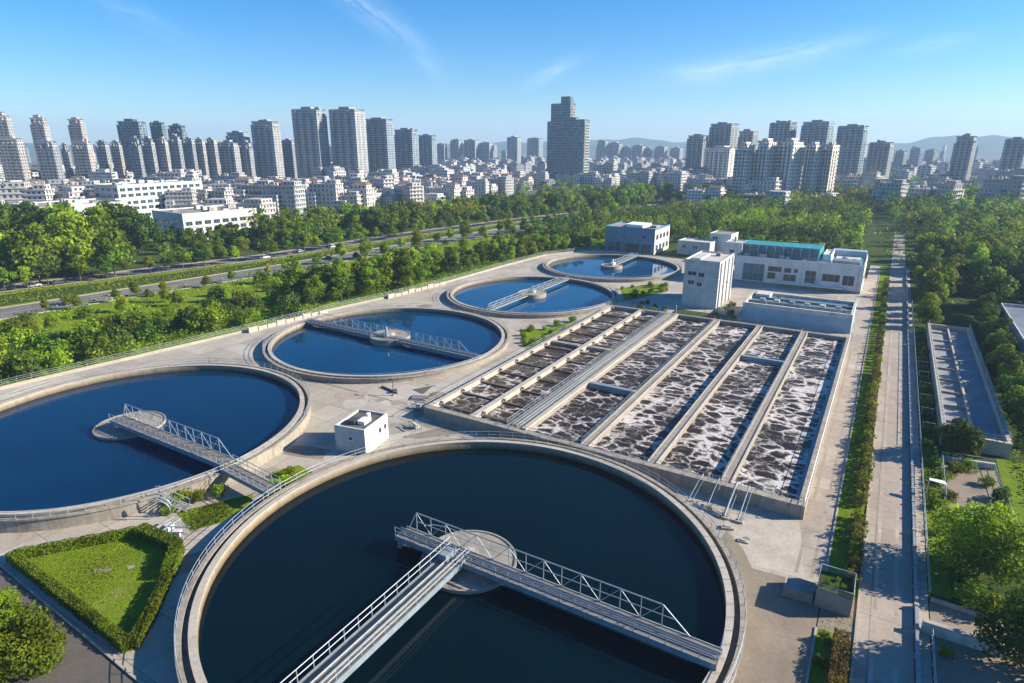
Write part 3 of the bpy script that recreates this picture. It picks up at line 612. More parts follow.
# low pale blue tank building
b = empty('filter_building', (0, 0, 0), 0, 'low pale blue walled filter tank with open sunken roof behind the foaming basin', 'filter tank')
z = 5.2
MB().box(-32.4, -4.3, 183, 200, 0, z - 1.2).build('wall', M['tealwall'], b)
mb = MB(); mb.box(-32.4, -4.3, 183, 183.6, z - 1.197, z); mb.box(-32.4, -4.3, 199.4, 200, z - 1.197, z); mb.box(-32.4, -31.8, 183.6, 199.4, z - 1.197, z); mb.box(-4.9, -4.3, 183.6, 199.4, z - 1.197, z); mb.build('parapet', M['dirtywhite'], b)
MB().sheet([(-31.8, 183.6), (-4.9, 183.6), (-4.9, 199.4), (-31.8, 199.4)], z - .75).build('tank_surface', plain('teal_filter_water', (.12, .21, .25), .35, 0, .2, .2, (.2, .25, .27)), b)
for k in range(6): MB().box(-29 + k * 4, -27.6 + k * 4, 189.2, 190.6, z - .74, z + .25).build('valve_stand', M[('galv', 'dirtywhite', 'bluepaint')[k % 3]], b)
for yy in (188, 193.5): MB().box(-31.8, -4.9, yy, yy + .4, z - 1, z - .2).build('channel_wall', M['deckc'], b)
for k in range(2): MB().tube((-26 + k * 11, 183.8, z - .3), (-30 + k * 5, 199.2, z - .3), .16, 6).build('pipe', M['bluepaint'], b)
MB().box(-31, -27, 194, 199, z - .7, z + .5).build('valve_chamber', M['dirtywhite'], b)
railing(b, [(-32.2, 183.2), (-4.5, 183.2), (-4.5, 199.8), (-32.2, 199.8)], z, 1.0, 2.5)
MB().box(-32.6, -32.42, 183.3, 199.6, 1.5, 1.9).tube((-33.2, 183, 1.6), (-33.2, 200, 1.6), .35, 8).build('supply_pipe', M['bluepaint'], b)
# small white outbuildings
b = empty('outbuilding', (-69, 294, 0), R(-4), 'small white two-part outbuilding between the blue-grey building and the tall white block', 'outbuilding')
block(b, -13, 2, -8, 2, 6.0, 'dirtywhite', 'rooflight', .4); block(b, -2, 8, 3, 14, 9.0, 'white', 'roofgrey', .4)
window(b, -11, -9, 3, 4.6, 'y', -8, 1); window(b, -6, -3.5, 3, 4.6, 'y', -8, 1); window(b, -.5, 2, 6.4, 8, 'y', 3, 1); window(b, 5, 8, 4, 6.5, 'x', 8, 1)
b = empty('outbuilding', (-56, 282, 0), 0, 'narrow white plant room behind the tall white block', 'outbuilding')
block(b, -3, 4, -5, 5, 8.2, 'white', 'rooflight', .4); window(b, -1, 1, 4, 5.6, 'y', -5, 1); window(b, -2, 2, 3, 5, 'x', 4, 1); MB().tube((0, 0, 8.3), (0, 0, 10.5), .5, 10).build('flue', M['galv'], b)
# rectangular sedimentation tank on the right and the grey building behind its trees
t = empty('sedimentation_tank', (0, 0, 0), 0, 'long sunken rectangular basin with pale raised walls beside the plant road, half in tree shade', 'sedimentation tank')
z = 2.5; M['basinfloor'] = concrete('basin_floor', (.19, .21, .225), (.28, .30, .31), .2, (.07, .07, .06), .6)
for a in ((13.2, 13.8, 118, 195.6), (21.9, 22.5, 118, 195.6)): MB().box(*a, 0, z).build('side_wall', M['lip'], t)
MB().box(13.8, 21.9, 118, 118.6, 0, z - .003).build('end_wall', M['lip'], t); MB().box(13.8, 21.9, 195.0, 195.6, 0, z - .003).build('end_wall', M['lip'], t)
MB().box(13.8, 21.9, 118.6, 195.0, 0, z - 1.2).build('tank_floor', M['basinfloor'], t)
MB().box(17.6, 17.95, 118.6, 195.0, z - 1.197, z - .55).build('centre_wall', M['lip'], t)
for k in range(9): MB().box(13.8, 17.6, 126 + k * 8, 126.2 + k * 8, z - 1.197, z - .8).build('weir', M['deckc'], t)
railing(t, [(13.4, 118.2), (13.4, 195.4)], z, 1.0, 2.0); railing(t, [(22.3, 118.2), (22.3, 195.4)], z, 1.0, 2.4); railing(t, [(13.4, 118.2), (22.3, 118.2)], z, 1.0, 2.0)
b = empty('storage_building', (0, 0, 0), 0, 'flat grey-roofed building behind the dense tree row at the picture edge', 'building')
block(b, 30.5, 52, 160, 216, 5.2, 'dirtywhite', 'bluewater', .8); MB().box(36, 40, 180, 190, 5.3, 6.6).build('roof_unit', M['galv'], b)
for k in range(5): window(b, 33 + k * 3.6, 35.2 + k * 3.6, 1.8, 3.6, 'y', 160, 1)

# ------------------------------------------------------------------ yard furniture and small things
def simple(mb, name, mat, label, cat, group=None, loc=None, rz=0): return tag(mb.build(name, mat, None, loc, rz), label, cat, group)
# white low wall and fence along the meadow edge of the yard
def linear_wall(pts, wd, z1, name, mat, label, cat, coping=None):
    L, Q = offset_line(pts, wd / 2), offset_line(pts, -wd / 2); o = empty(name, (0, 0, 0), 0, label, cat); mb = MB()
    for i in range(len(pts) - 1): mb.prism([L[i], L[i + 1], Q[i + 1], Q[i]], -.1, z1)
    mb.build('wall', M[mat], o)
    if coping:
        mb = MB(); L, Q = offset_line(pts, wd / 2 + .06), offset_line(pts, -wd / 2 - .06)
        for i in range(len(pts) - 1): mb.prism([L[i], L[i + 1], Q[i + 1], Q[i]], z1 + .003, z1 + .12)
        mb.build('coping', M[coping], o)
    return o
lw = linear_wall(fence_line[1:], .3, .55, 'boundary_wall', 'kerb', 'low pale boundary wall with wire fence between the yard and the meadow', 'wall', 'lip')
railing(lw, [(x - .0, y) for x, y in fence_line[1:]], .67, 1.3, 2.6, rails=(.4, .75, 1.1), r=.03, name='fence')
def panels(pts, n, label):
    o = empty('yard_wall', (0, 0, 0), 0, label, 'wall'); tot = sum(math.dist(a, c) for a, c in zip(pts, pts[1:]))
    for i in range(n):
        a = along(pts, tot * i / n); c = along(pts, tot * (i + .86) / n); h = 1.05 + .3 * (i % 3 == 0)
        MB().prism([(a[0], a[1]), (c[0], c[1]), (c[0] + .25, c[1] + .02), (a[0] + .25, a[1] + .02)], 0, h).build('panel', M['lip'], o)
        MB().box(a[0] - .1, a[0] + .42, a[1] - .5, a[1] - .06, 0, h + .15).build('pillar', M['lip'], o)
panels([(-143.2, 101), (-141.2, 127)], 9, 'white panelled wall at the end of the long truss bridge'); panels([(-137.6, 150), (-135.0, 178)], 9, 'white panelled yard wall in front of the tall green trees')
# triangular hedge: lawn inside
structure(MB().sheet([(-84.7, 23.6), (-76.9, 34.3), (-69.0, 34.9), (-64.0, 29.9), (-58.0, 23.0), (-58.6, 22.7)], .03), 'hedged_lawn', M['lawn'])
structure(MB().sheet([(-77.6, 39.8), (-75.2, 44.3), (-72.6, 48.3), (-70.6, 46.2), (-70.2, 41.5), (-71.9, 38.2)], .03), 'corner_lawn', M['lawn'])
structure(MB().sheet([(-75.6, 54.0), (-73.8, 57.6), (-70.0, 57.0), (-69.9, 51.0), (-72.6, 50.2)], .03), 'corner_lawn', M['lawn'])
structure(MB().sheet([(-82.5, 141.5), (-76.8, 144.8), (-73.5, 157), (-71.5, 157), (-70.5, 128.5), (-73.0, 127.0)], .03), 'planting_bed', M['lawn'])
structure(MB().sheet([(-77.5, 203), (-72.9, 213), (-65.8, 221), (-62, 207.4), (-68.1, 189.6), (-70.1, 187.6)], .03), 'planting_bed', M['lawn'])
structure(MB().sheet([(-52, 185.5), (-34, 185.5), (-34, 173.2), (-52, 173.2)], .01), 'planting_bed', M['soil'])
structure(MB().sheet([(-74.5, 27.7), (-74.0, 28.5), (-73.3, 28.9), (-72.6, 28.8), (-72.7, 28.1), (-73.4, 27.9), (-73.8, 27.3)], .036), 'bare_patch', M['brown']); structure(MB().sheet([(-71.8, 30.0), (-71.3, 30.6), (-70.8, 30.4), (-71.1, 29.8)], .036), 'bare_patch', M['apron'])
for a, b_, w_ in (((-104.1, 84.6), (-74.7, 84.9), .35), ((-103.7, 89.2), (-88.7, 146), .25), ((-79.0, 70), (-72, 82.5), .25)): structure(MB().strip([a, b_], w_, .003), 'drain_line', M['channel'])
structure(MB().sheet([(-72.9, 83.4), (-71.0, 88.5), (-69.0, 88.2), (-68.9, 79.5), (-70.9, 79.0)], .004), 'damp_pavement', M['brown']); structure(MB().sheet([(-79.2, 91.5), (-76.6, 95.8), (-74.6, 95.0), (-75.8, 90.6)], .004), 'damp_pavement', M['asphalt']); structure(MB().sheet([(-66.5, 73.5), (-62.5, 80.8), (-58.0, 80.9), (-63.5, 74.6)], .004), 'damp_pavement', M['brown'])
r_ = random.Random(77); yard_clear = lambda x, y, m: all(math.hypot(x - t_[0], y - t_[1]) > t_[2] + m for t_ in TANKS) and not (-70 < x < -2.5 and 81 < y < 174) and math.hypot(x + 70.4, y - 68.3) > 6
n = 0; k = 0
while n < 34 and k < 4000:
    k += 1; x, y = r_.uniform(-138, -6), r_.uniform(28, 176)
    if not yard_clear(x, y, 5.5) or x < -150 + .09 * y + 9: continue
    a, l_, w_ = r_.uniform(0, PI), r_.uniform(1.2, 4.2), r_.uniform(.6, 2.4); c_, s_ = math.cos(a), math.sin(a)
    structure(MB().sheet([(x + c_ * px_ - s_ * py_, y + s_ * px_ + c_ * py_) for px_, py_ in ((-l_, -w_ * r_.uniform(.6, 1)), (-l_ * .2, -w_ * r_.uniform(.8, 1.2)), (l_, -w_ * r_.uniform(.5, 1)), (l_ * r_.uniform(.8, 1.1), w_ * .2), (l_ * .9, w_), (-l_ * .3, w_ * r_.uniform(.7, 1.1)), (-l_ * 1.05, w_ * .7))], .0035 + n * .0001), 'paving_patch', M[r_.choice(['yard', 'brown', 'lip', 'road', 'deckc'])]); n += 1
n = 0
while n < 12:
    x, y = r_.uniform(-135, -6), r_.uniform(40, 170)
    if not yard_clear(x, y, 3.5) or x < -150 + .09 * y + 9: continue
    tag(MB().lathe(0, 0, [(.01, .0), (.42, .0), (.42, .03), (.34, .045), (.01, .045)], 20, closed_prof=False).build('manhole_cover', M['galv_dark'], None, (x, y, .002)), 'round iron manhole cover set flush in the yard concrete', 'manhole cover', 'manhole covers in the yard'); n += 1
for (p0, p1) in (((-150, 44), (-127, 88)), ((-3.0, 70), (-3.1, 200)), ((5.2, 40), (5.25, 290)), ((7.2, 40), (7.2, 290)), ((-1.3, 70), (-1.2, 200))): structure(MB().strip([p0, p1], .38, .0085), 'tyre_track', M['road'] if p0[0] < 2 else M['yard'])
# spiral stair to the rim of the deep blue tank
st = empty('rim_staircase', (-79.2, 39.6, 0), R(125), 'steel staircase with curved guard leading up to the tank rim', 'staircase')
for k in range(9): MB().box(-.7, .7, -2.6 + k * .36, -2.3 + k * .36, .2 + k * .23, .26 + k * .23).build('tread', M['galv_dark'], st)
for s_ in (-.75, .75):
    MB().tube((s_, -2.8, .1), (s_, 1.0, 2.35), .07, 6).build('stringer', M['galv'], st)
    MB().path([(s_, -2.8, 1.1), (s_, -2.0, 1.6), (s_, 1.0, 3.35), (s_, 1.6, 3.3)], .05, 5).build('handrail', M['galv'], st)
    for k in range(4): MB().tube((s_, -2.6 + k * 1.1, .25 + k * .65), (s_, -2.6 + k * 1.1, 1.25 + k * .65), .035, 5).build('post', M['galv'], st)
MB().path([(-1.6 + .0, .2 + 1.5 * math.cos(a), 1.6 + 1.4 * math.sin(a)) for a in [PI * k / 12 for k in range(13)]], .09, 6).path([(-2.3, .0 + 1.5 * math.cos(a), 1.4 + 1.4 * math.sin(a)) for a in [PI * k / 12 for k in range(13)]], .07, 6).build('curved_guard', M['galv'], st)
def frame_rack(loc, rz, lab):
    o = empty('pipe_rack', loc, rz, lab, 'pipe rack')
    for x in (-1, 1):
        for y in (-.6, .6): MB().tube((x, y, 0), (x, y, 1.1), .07, 6).build('leg', M['galv'], o)
    for y in (-.6, .6): MB().tube((-1.4, y, 1.1), (1.4, y, 1.1), .09, 6).build('pipe', M['bluepaint'], o)
    MB().box(-.5, .5, -.35, .35, .2, .95).build('valve_box', M['dirtywhite'], o)
frame_rack((-72.2, 36.6, 0), R(30), 'pale valve rack on the pavement by the corner lawn'); frame_rack((-74.4, 36.9, 0), R(100), 'pale pipe frame near the hedge corner below the staircase')
frame_rack((-71.6, 84.6, 0), R(10), 'pale pipe frame on the yard at the near corner of the foaming basin'); frame_rack((-66.6, 77.6, 0), R(-20), 'small valve frame on the stained pavement in front of the basin wall')
simple(MB().box(-1.6, 1.6, -1.2, 1.2, 0, .12).box(-1.3, 1.3, -.9, .9, .123, .3), 'inspection_cover', [M['galv_dark']], 'dark low hatch lying on the yard between the blue tank and the basin', 'hatch', None, (-75.0, 88.6, 0), R(25))
o = empty('barrier', (-72.3, 90.0, 0), R(20), 'small yellow barrier on the yard beside the dark hatch', 'barrier')
for x in (-.7, .7): MB().tube((x, 0, 0), (x, 0, 1.1), .06, 6).build('leg', M['yellow'], o)
MB().box(-.8, .8, -.04, .04, .55, .7).box(-.8, .8, -.04, .04, .95, 1.1).build('bar', M['yellow'], o)
o = empty('lamp_post', (-80.3, 87.2, 0), 0, 'slim lamp post on the bare yard between the round tanks', 'lamp post')
MB().tube((0, 0, 0), (0, 0, 3.3), .11, 8, 0, .07).build('pole', M['paintdark'], o); MB().box(-.25, .25, -.25, .25, -.0, .18).build('base', M['kerb'], o); MB().box(-.9, .1, -.13, .13, 3.3, 3.45).build('lamp_head', M['paintdark'], o)
simple(MB().box(-2.6, 2.6, -.14, .14, 0, .35).box(1.6, 2.2, -.4, .4, .353, .7), 'dark_bar', M['paintdark'], 'dark low bar lying on the yard by the slim lamp post', 'pipe', None, (-82.8, 88.8, 0), R(-12))  # long dark box with a smaller box on one end
simple(MB().box(-.25, .25, -.25, .25, 0, 1.9).tube((0, 0, 1.9), (0, 0, 2.4), .28, 8).tube((0, 0, 2.4), (0, 0, 3.6), .05, 6), 'control_post', M['galv_dark'], 'dark control post standing in front of the tall white block', 'post', None, (-51.0, 180.5, 0))
# blue inclined pipes from basin wall to the slab
for i, (x, y, dx, lab) in enumerate([(-17.3, 82.1, .9, 'pale blue inclined pipe dropping from the basin wall, first of four from the tank'), (-15.0, 82.1, .5, 'pale blue inclined pipe, second of four against the basin wall'), (-12.6, 82.1, .35, 'thick pale blue twin pipe against the basin wall, third of four'), (-10.9, 82.1, .25, 'pale blue inclined pipe nearest the path, last of four against the basin wall')]):
    o = empty('inclined_pipe', (x, y, 0), 0, lab, 'pipe'); rr = .10 if i != 2 else .17
    MB().path([(0, .3, 2.9), (0, -.35, 2.9), (-dx * .3, -.8, 2.5), (-dx, -4.0 - (i > 1) * .9, .35)], rr, 8).build('pipe', M['bluepaint'], o)
    MB().path([(.5, .3, 2.7), (.5, -.35, 2.7), (.5 - dx * .3, -.8, 2.3), (.5 - dx, -4.0 - (i > 1) * .9, .3)], .05, 6).build('conduit', M['bluepaint'], o)
    MB().box(-dx - .3, -dx + .7, -4.3 - (i > 1) * .9, -3.7 - (i > 1) * .9, 0, .3).build('plinth', M['lip'], o)
for (x, y, a, l_, w_, h, lab) in [(-12.0, 75.0, 20, 1.6, .9, .3, 'flat pale concrete block at the foot of the blue pipes'), (-9.6, 73.1, 5, 1.3, .7, .18, 'small flat pale block by the stained slab edge')]:
    simple(MB().prism([(-l_ / 2, -w_ / 2), (l_ / 2, -w_ / 2), (l_ / 2, w_ / 2 * .8), (-l_ / 2 * .9, w_ / 2)], 0, h).box(-l_ / 4, l_ / 4, -w_ / 4, w_ / 4, h + .003, h + .12), 'concrete_block', M['lip'], lab, 'block', None, (x, y, .005), R(a))
# glass-railed planter box
b = empty('planter_box', (1.2, 66.9, 0), 0, 'grey planter box with glass railing and plants in the middle of the hedge strip', 'planter')
MB().box(-1.75, 1.75, -1.9, 1.9, 0, 2.2).build('box', M['deckc'], b); MB().box(-1.6, 1.6, -1.75, 1.75, 2.203, 2.3).build('soil', M['soil'], b)
k_ = NT('railing_glass'); k_.b.inputs['Transmission Weight'].default_value = .9; k_.col((.8, .92, .95)); k_.rough(.05); M['rglass'] = k_.m
for a in ((-1.72, 1.72, -1.87, -1.84), (-1.72, 1.72, 1.84, 1.87), (-1.72, -1.69, -1.84, 1.84), (1.69, 1.72, -1.84, 1.84)): MB().box(*a, 2.203, 3.0).build('glass_panel', M['rglass'], b)
MB().path([(-1.72, -1.87, 3.03), (1.72, -1.87, 3.03), (1.72, 1.87, 3.03), (-1.72, 1.87, 3.03)], .04, 5, 0, True).build('top_rail', M['galv'], b)
simple(MB().box(-3.6, -.75, 65.2, 67.6, 0, 1.1), 'low_enclosure', M['deckc'], 'low grey enclosure on the path against the planter box', 'enclosure')
# blue guard rail along the plant road and the garden fence
g = empty('guard_rail', (9.0, 0, 0), 0, 'pale blue low guard wall running along the plant road', 'guard rail')
for y0, y1 in ((20, 70.6), (71.3, 180), (180.6, 300)): MB().box(-.16, .16, y0, y1, 0, .62).build('panel', M['bluepaint'], g)
for k in range(70): MB().box(-.24, .24, 22 + k * 4, 22.3 + k * 4, 0, .72).build('pillar', M['kerb'], g)
f = empty('garden_fence', (10.25, 0, 0), 0, 'thin steel fence between the footpath and the garden', 'fence'); railing(f, [(0, 40), (0, 66)], 0, 1.2, 2); railing(f, [(0, 73), (0, 230)], 0, 1.2, 2.2)
f = empty('plot_fence', (0, 0, 0), 0, 'pale steel fence around the small gravel plot in the garden', 'fence'); railing(f, [(12.7, 95.8), (12.9, 110.8), (20.0, 112)], 0, 1.9, 1.6, rails=(.1, .55, 1.1)); railing(f, [(20.6, 92), (19.9, 112)], 0, 1.0, 2)
linear_wall([(13.0, 111.2), (20.0, 112.4)], .4, 1.0, 'plot_wall', 'dirtywhite', 'low white wall at the far end of the gravel plot', 'wall')
linear_wall([(9.4, 66.9), (16.2, 66.9)], .5, 1.2, 'garden_wall', 'dirtywhite', 'thick low white wall crossing the garden below the bright tree', 'wall', 'kerb')
linear_wall([(10.4, 72.5), (16.5, 72.2)], .25, .5, 'garden_kerb', 'kerb', 'thin low wall beneath the bright green tree', 'wall')
o = empty('leaning_sheet', (11.6, 98.5, 0), 0, 'white leaning sheet on a steel frame in the garden by the gravel plot', 'frame')
for x in (-.9, .9): MB().tube((x, 0, 0), (x, 0, 2.4), .06, 6).build('leg', M['galv'], o)
MB().prism([(-.9, -.4), (1.2, -.7), (.9, .4), (-.9, .3)], 2.4, 2.48).build('sheet', M['whiteclean'], o)
for k in range(6):
    o = empty('trellis', (11.4, 122 + k * 7.5, 0), 0, 'thin grey trellis frame in the planted strip beside the sedimentation tank', 'trellis', 'trellis frames beside the sedimentation tank')
    MB().tube((-.8, 0, 0), (-.8, 0, 2.0), .05, 5).tube((.9, 0, 0), (.9, 0, 2.0), .05, 5).build('post', M['galv_dark'], o); MB().box(-1.0, 1.1, -.06, .06, 2.003, 2.09).box(-.83, .93, -.03, .03, 1.0, 1.06).build('bar', M['galv_dark'], o)

# ------------------------------------------------------------------ vegetation
def leaves_mesh(name, pos, nrm, size, seed, mat):
    """leaf-sized folded quads at pos, tilted about nrm"""
    rg = np.random.default_rng(seed); n = len(pos)
    d = nrm + rg.normal(0, .55, (n, 3)); d /= np.linalg.norm(d, axis=1)[:, None] + 1e-9
    a = np.cross(d, rg.normal(0, 1, (n, 3))); a /= np.linalg.norm(a, axis=1)[:, None] + 1e-9; b = np.cross(d, a)
    s = size * rg.uniform(.6, 1.35, n)[:, None]; e = rg.uniform(.45, .8, n)[:, None]
    V = np.empty((n, 4, 3)); V[:, 0] = pos - a * s * .5; V[:, 1] = pos + b * s * e * .5 + d * s * .08; V[:, 2] = pos + a * s * .55; V[:, 3] = pos - b * s * e * .5 + d * s * .08
    me = bpy.data.meshes.new(name); me.vertices.add(4 * n); me.vertices.foreach_set('co', V.reshape(-1).astype(np.float32))
    me.loops.add(4 * n); me.loops.foreach_set('vertex_index', np.arange(4 * n, dtype=np.int32))
    me.polygons.add(n); me.polygons.foreach_set('loop_start', np.arange(0, 4 * n, 4, dtype=np.int32)); me.polygons.foreach_set('loop_total', np.full(n, 4, dtype=np.int32))
    me.materials.append(mat); me.update(calc_edges=True); return me
def lobes_points(lobes, n, seed, flat=.85):
    rg = np.random.default_rng(seed); L = np.array(lobes); wgt = L[:, 3] ** 2; k = rg.choice(len(L), n, p=wgt / wgt.sum())
    d = rg.normal(0, 1, (n, 3)); d[:, 2] = d[:, 2] * .9 + .18; d /= np.linalg.norm(d, axis=1)[:, None]
    rr = L[k, 3] * np.where(rg.random(n) < .75, rg.uniform(.82, 1.06, n), rg.uniform(.35, .85, n))
    bump = 1 + .14 * np.sin(d[:, 0] * 7 + k * 2.1) * np.cos(d[:, 1] * 6 + k * 1.3) + .1 * np.sin(d[:, 2] * 9 + k)
    p = L[k, :3] + d * (rr * bump)[:, None] * np.array([1, 1, flat]); return p, d
def crown_lobes(h, r, seed, base=.3, n=9, shape='round'):
    rg = random.Random(seed); L = [(0, 0, h * (base + (1 - base) * .45), r * .6)]
    for i in range(n):
        a = i * 2.4 + rg.uniform(-.4, .4); t = (i + .5) / n; z = h * (base + (1 - base) * (.12 + .8 * t))
        prof = {'round': math.sin(PI * (.15 + .8 * t)) ** .7, 'tall': (1 - .55 * t), 'spread': .55 + .6 * t}[shape]
        q = r * .66 * prof * rg.uniform(.55, 1.3); s = r * rg.uniform(.24, .5) * (1.1 - .35 * t); L.append((q * math.cos(a), q * math.sin(a), min(z, h - s * .7), s))
    return L
def trunk_mb(h, r, lobes, lean=0.0, limbs=4):
    mb = MB(); top = h * .62; mb.tube((0, 0, -.1), (lean * .5, 0, top * .5), r, 7, 0, r * .75); mb.tube((lean * .5, 0, top * .5), (lean, 0, top), r * .75, 7, 0, r * .4)
    for x, y, z, s in lobes[1:1 + limbs]: mb.tube((lean * .5, 0, top * .55), (x, y, z), r * .42, 5, 0, r * .15)
    return mb
PROTO = {}
def proto(key, h, r, n, size, mat, seed, base=.3, lob=9, shape='round', tr=.16):
    L = crown_lobes(h, r, seed, base, lob, shape); p, d = lobes_points(L, n, seed)
    PROTO[key] = (leaves_mesh('crown', p, d, size, seed, M[mat]), trunk_mb(h, tr, L).mesh('trunk', M['trunk']) if tr else None)
def plant(key, name, loc, s, label, cat, group=None, rz=None, sz=None):
    cm, tm = PROTO[key]; o = empty(name, loc, rnd.uniform(0, 6.28) if rz is None else rz, label, cat, group)
    o.scale = (s, s, s * (sz or 1))
    c = bpy.data.objects.new('crown', cm); C.objects.link(c); c.parent = o
    if tm: t = bpy.data.objects.new('trunk', tm); C.objects.link(t); t.parent = o
    return o
# near, mid and far crowns (height 1-scale in metres)
for k in range(2): proto('near_bright%d' % k, 8.0, 4.6, 11000, .34, 'leaf_bright', 11 + k, .08, 13)
proto('near_mid', 8.0, 4.8, 12000, .36, 'leaf_mid', 14, .08, 15)
proto('near_dark', 8, 4.4, 9000, .34, 'leaf_dark', 15, .08, 13); proto('near_round', 6, 3.7, 6500, .34, 'leaf_dark', 16, .1, 11)
for k, mt in enumerate(('leaf_mid', 'leaf_bright', 'leaf_dark', 'leaf_mid', 'leaf_dark')):
    proto('broad%d' % k, 10, 4.4, 3000, .62, mt, 20 + k, .18, 10); proto('street%d' % k, 8, 2.9, 1400, .55, mt, 30 + k, .36, 8, 'round', .13)
    proto('far%d' % k, 10, 4.8, 900, 1.0, mt, 40 + k, .15, 9); proto('shrub%d' % k, 3, 2.3, 800, .42, mt, 50 + k, .0, 8, 'round', 0.07)
proto('tall_a', 12, 3.9, 3000, .62, 'leaf_mid', 61, .08, 12, 'tall'); proto('tall_b', 12, 3.7, 3000, .62, 'leaf_bright', 62, .08, 12, 'tall'); proto('tall_c', 12, 4.0, 3000, .62, 'leaf_dark', 63, .06, 12, 'tall')
proto('redshrub', 1.5, .95, 420, .22, 'leaf_red', 70, .0, 7, 'round', .05); proto('lowshrub', 1.5, .95, 420, .22, 'leaf_dark', 71, .0, 7, 'round', .05); proto('smallshrub', 1.5, 1.0, 420, .24, 'leaf_mid', 72, .0, 7, 'round', .05)

def jgrid(poly, sp, seed, jit=.42, avoid=()):
    r_ = random.Random(seed); xs = [p[0] for p in poly]; ys = [p[1] for p in poly]; res = []; j = 0; y = min(ys)
    while y < max(ys):
        x = min(xs) + (sp / 2 if j % 2 else 0)
        while x < max(xs):
            p = (x + r_.uniform(-jit, jit) * sp, y + r_.uniform(-jit, jit) * sp)
            if in_poly(p, poly) and not any(in_poly(p, a) for a in avoid): res.append(p)
            x += sp
        y += sp * .87; j += 1
    return res
def column(x, y):
    a = math.atan2(x, y) + R(CAM_YAW); return 512 + 590 * math.tan(a) if abs(a) < 1.4 else -999
def in_poly(p, poly):
    x, y = p; c = False; n = len(poly)
    for i in range(n):
        (x1, y1), (x2, y2) = poly[i], poly[(i + 1) % n]
        if (y1 > y) != (y2 > y) and x < (x2 - x1) * (y - y1) / (y2 - y1) + x1: c = not c
    return c
def scatter(poly, n, dmin, seed, avoid=()):
    r_ = random.Random(seed); xs = [p[0] for p in poly]; ys = [p[1] for p in poly]; res = []; t = 0
    while len(res) < n and t < n * 60:
        t += 1; p = (r_.uniform(min(xs), max(xs)), r_.uniform(min(ys), max(ys)))
        if in_poly(p, poly) and all(math.dist(p, q) > dmin for q in res) and not any(in_poly(p, a) for a in avoid): res.append(p)
    return res
# single trees of the right-hand garden and the near corner
plant('near_bright0', 'broadleaf_tree', (15.4, 80.5, 0), 1.08, 'large bright green round tree in the garden beside the guard wall', 'tree')
plant('near_round', 'broadleaf_tree', (15.6, 114.8, 0), 1.05, 'dark round tree at the near end of the long raised tank', 'tree')
plant('near_dark', 'broadleaf_tree', (18.6, 66.2, 0), 1.15, 'very dark green tree in the lower corner beyond the thick garden wall', 'tree')
plant('near_mid', 'broadleaf_tree', (-63.5, 15.6, 0), .92, 'bright green leafy tree crown rising at the asphalt road corner', 'tree')
plant('near_mid', 'broadleaf_tree', (-70.0, 16.6, 0), .72, 'leafy green tree at the picture edge beside the asphalt road', 'tree')
plant('tall_a', 'broadleaf_tree', (15.0, 226, 0), 1.0, 'tall round green tree beyond the far end of the raised rectangular tank', 'tree')
plant('shrub3', 'shrub', (14.2, 74.0, 0), .95, 'rounded light green bush in front of the large bright tree', 'shrub')
plant('shrub1', 'shrub', (16.6, 73.6, 0), .8, 'small bright bush against the foot of the large bright tree', 'shrub')
plant('shrub1', 'shrub', (11.3, 64.0, 0), .35, 'single little green bush on the paving below the thick garden wall', 'shrub')
for i, p in enumerate(((13.4, 98), (14.8, 108), (19.2, 97.5), (18.6, 106), (16.4, 110), (13.2, 104.5), (19.6, 101.6))): plant('shrub%d' % (i % 4), 'shrub', (*p, 0), rnd.uniform(.4, .75), 'leafy shrub growing over the small gravel plot in the garden', 'shrub', 'shrubs on the gravel plot')
# dense row between the raised tank and the grey building
for i in range(27):
    y = 125 + i * 3.75; plant(('tall_c', 'broad2', 'broad4', 'broad0')[i % 4], 'row_tree', (25.3 + .028 * (y - 125) + rnd.uniform(-.5, .5), y, 0), rnd.uniform(.62, .74), 'dense clipped tree in the row between the raised tank and the grey building', 'tree', 'row trees behind the raised tank')
# trees in the planted strip between road and raised tank
for i in range(16):
    y = 88 + i * 7; plant('shrub%d' % (i % 4), 'shrub', (11.7 + rnd.uniform(-.5, .5), y, 0), rnd.uniform(.35, .62), 'leafy shrub in the narrow strip beside the guard wall', 'shrub', 'shrubs beside the guard wall')
for i, y in enumerate((200, 208, 216, 236, 246, 258, 270, 284)):
    plant('broad%d' % (i % 5), 'broadleaf_tree', (12.6 + rnd.uniform(-.5, 1.5), y, 0), rnd.uniform(.55, .85), 'rounded tree lining the far part of the plant road', 'tree', 'trees lining the far plant road')
# shrubs of the verge strip, reddish and green
y = 71.0; i = 0
while y < 268:
    if not 86.6 < y < 89.4:
        near = y < 150
        plant(('redshrub', 'lowshrub', 'redshrub', 'smallshrub')[i % 4] if y < 200 else ('smallshrub', 'lowshrub')[i % 2], 'verge_shrub', (2.65 + rnd.uniform(-.12, .12), y, 0), rnd.uniform(.95, 1.3) * (1 if y < 200 else .9), 'reddish green clipped shrub in the row along the plant road verge', 'shrub', 'shrubs in the road verge', sz=1.15)
    y += 1.35 if y < 150 else 2.4; i += 1
plant('smallshrub', 'shrub', (.95, 60.0, 0), .8, 'lone round green bush on the shaded grass below the planter box', 'shrub'); plant('smallshrub', 'shrub', (.9, 56.3, 0), .8, 'second round bush on the grass, just nearer than its twin', 'shrub')
for i, (x, y) in enumerate(((.4, 66.2), (1.2, 67.4), (1.9, 66.4))): plant('smallshrub', 'potted_plant', (x, y, 2.3), .42, ('leafy plant in the corner of the glass railed planter', 'leafy plant in the middle of the glass railed planter', 'leafy plant by the road side of the glass railed planter')[i], 'plant')
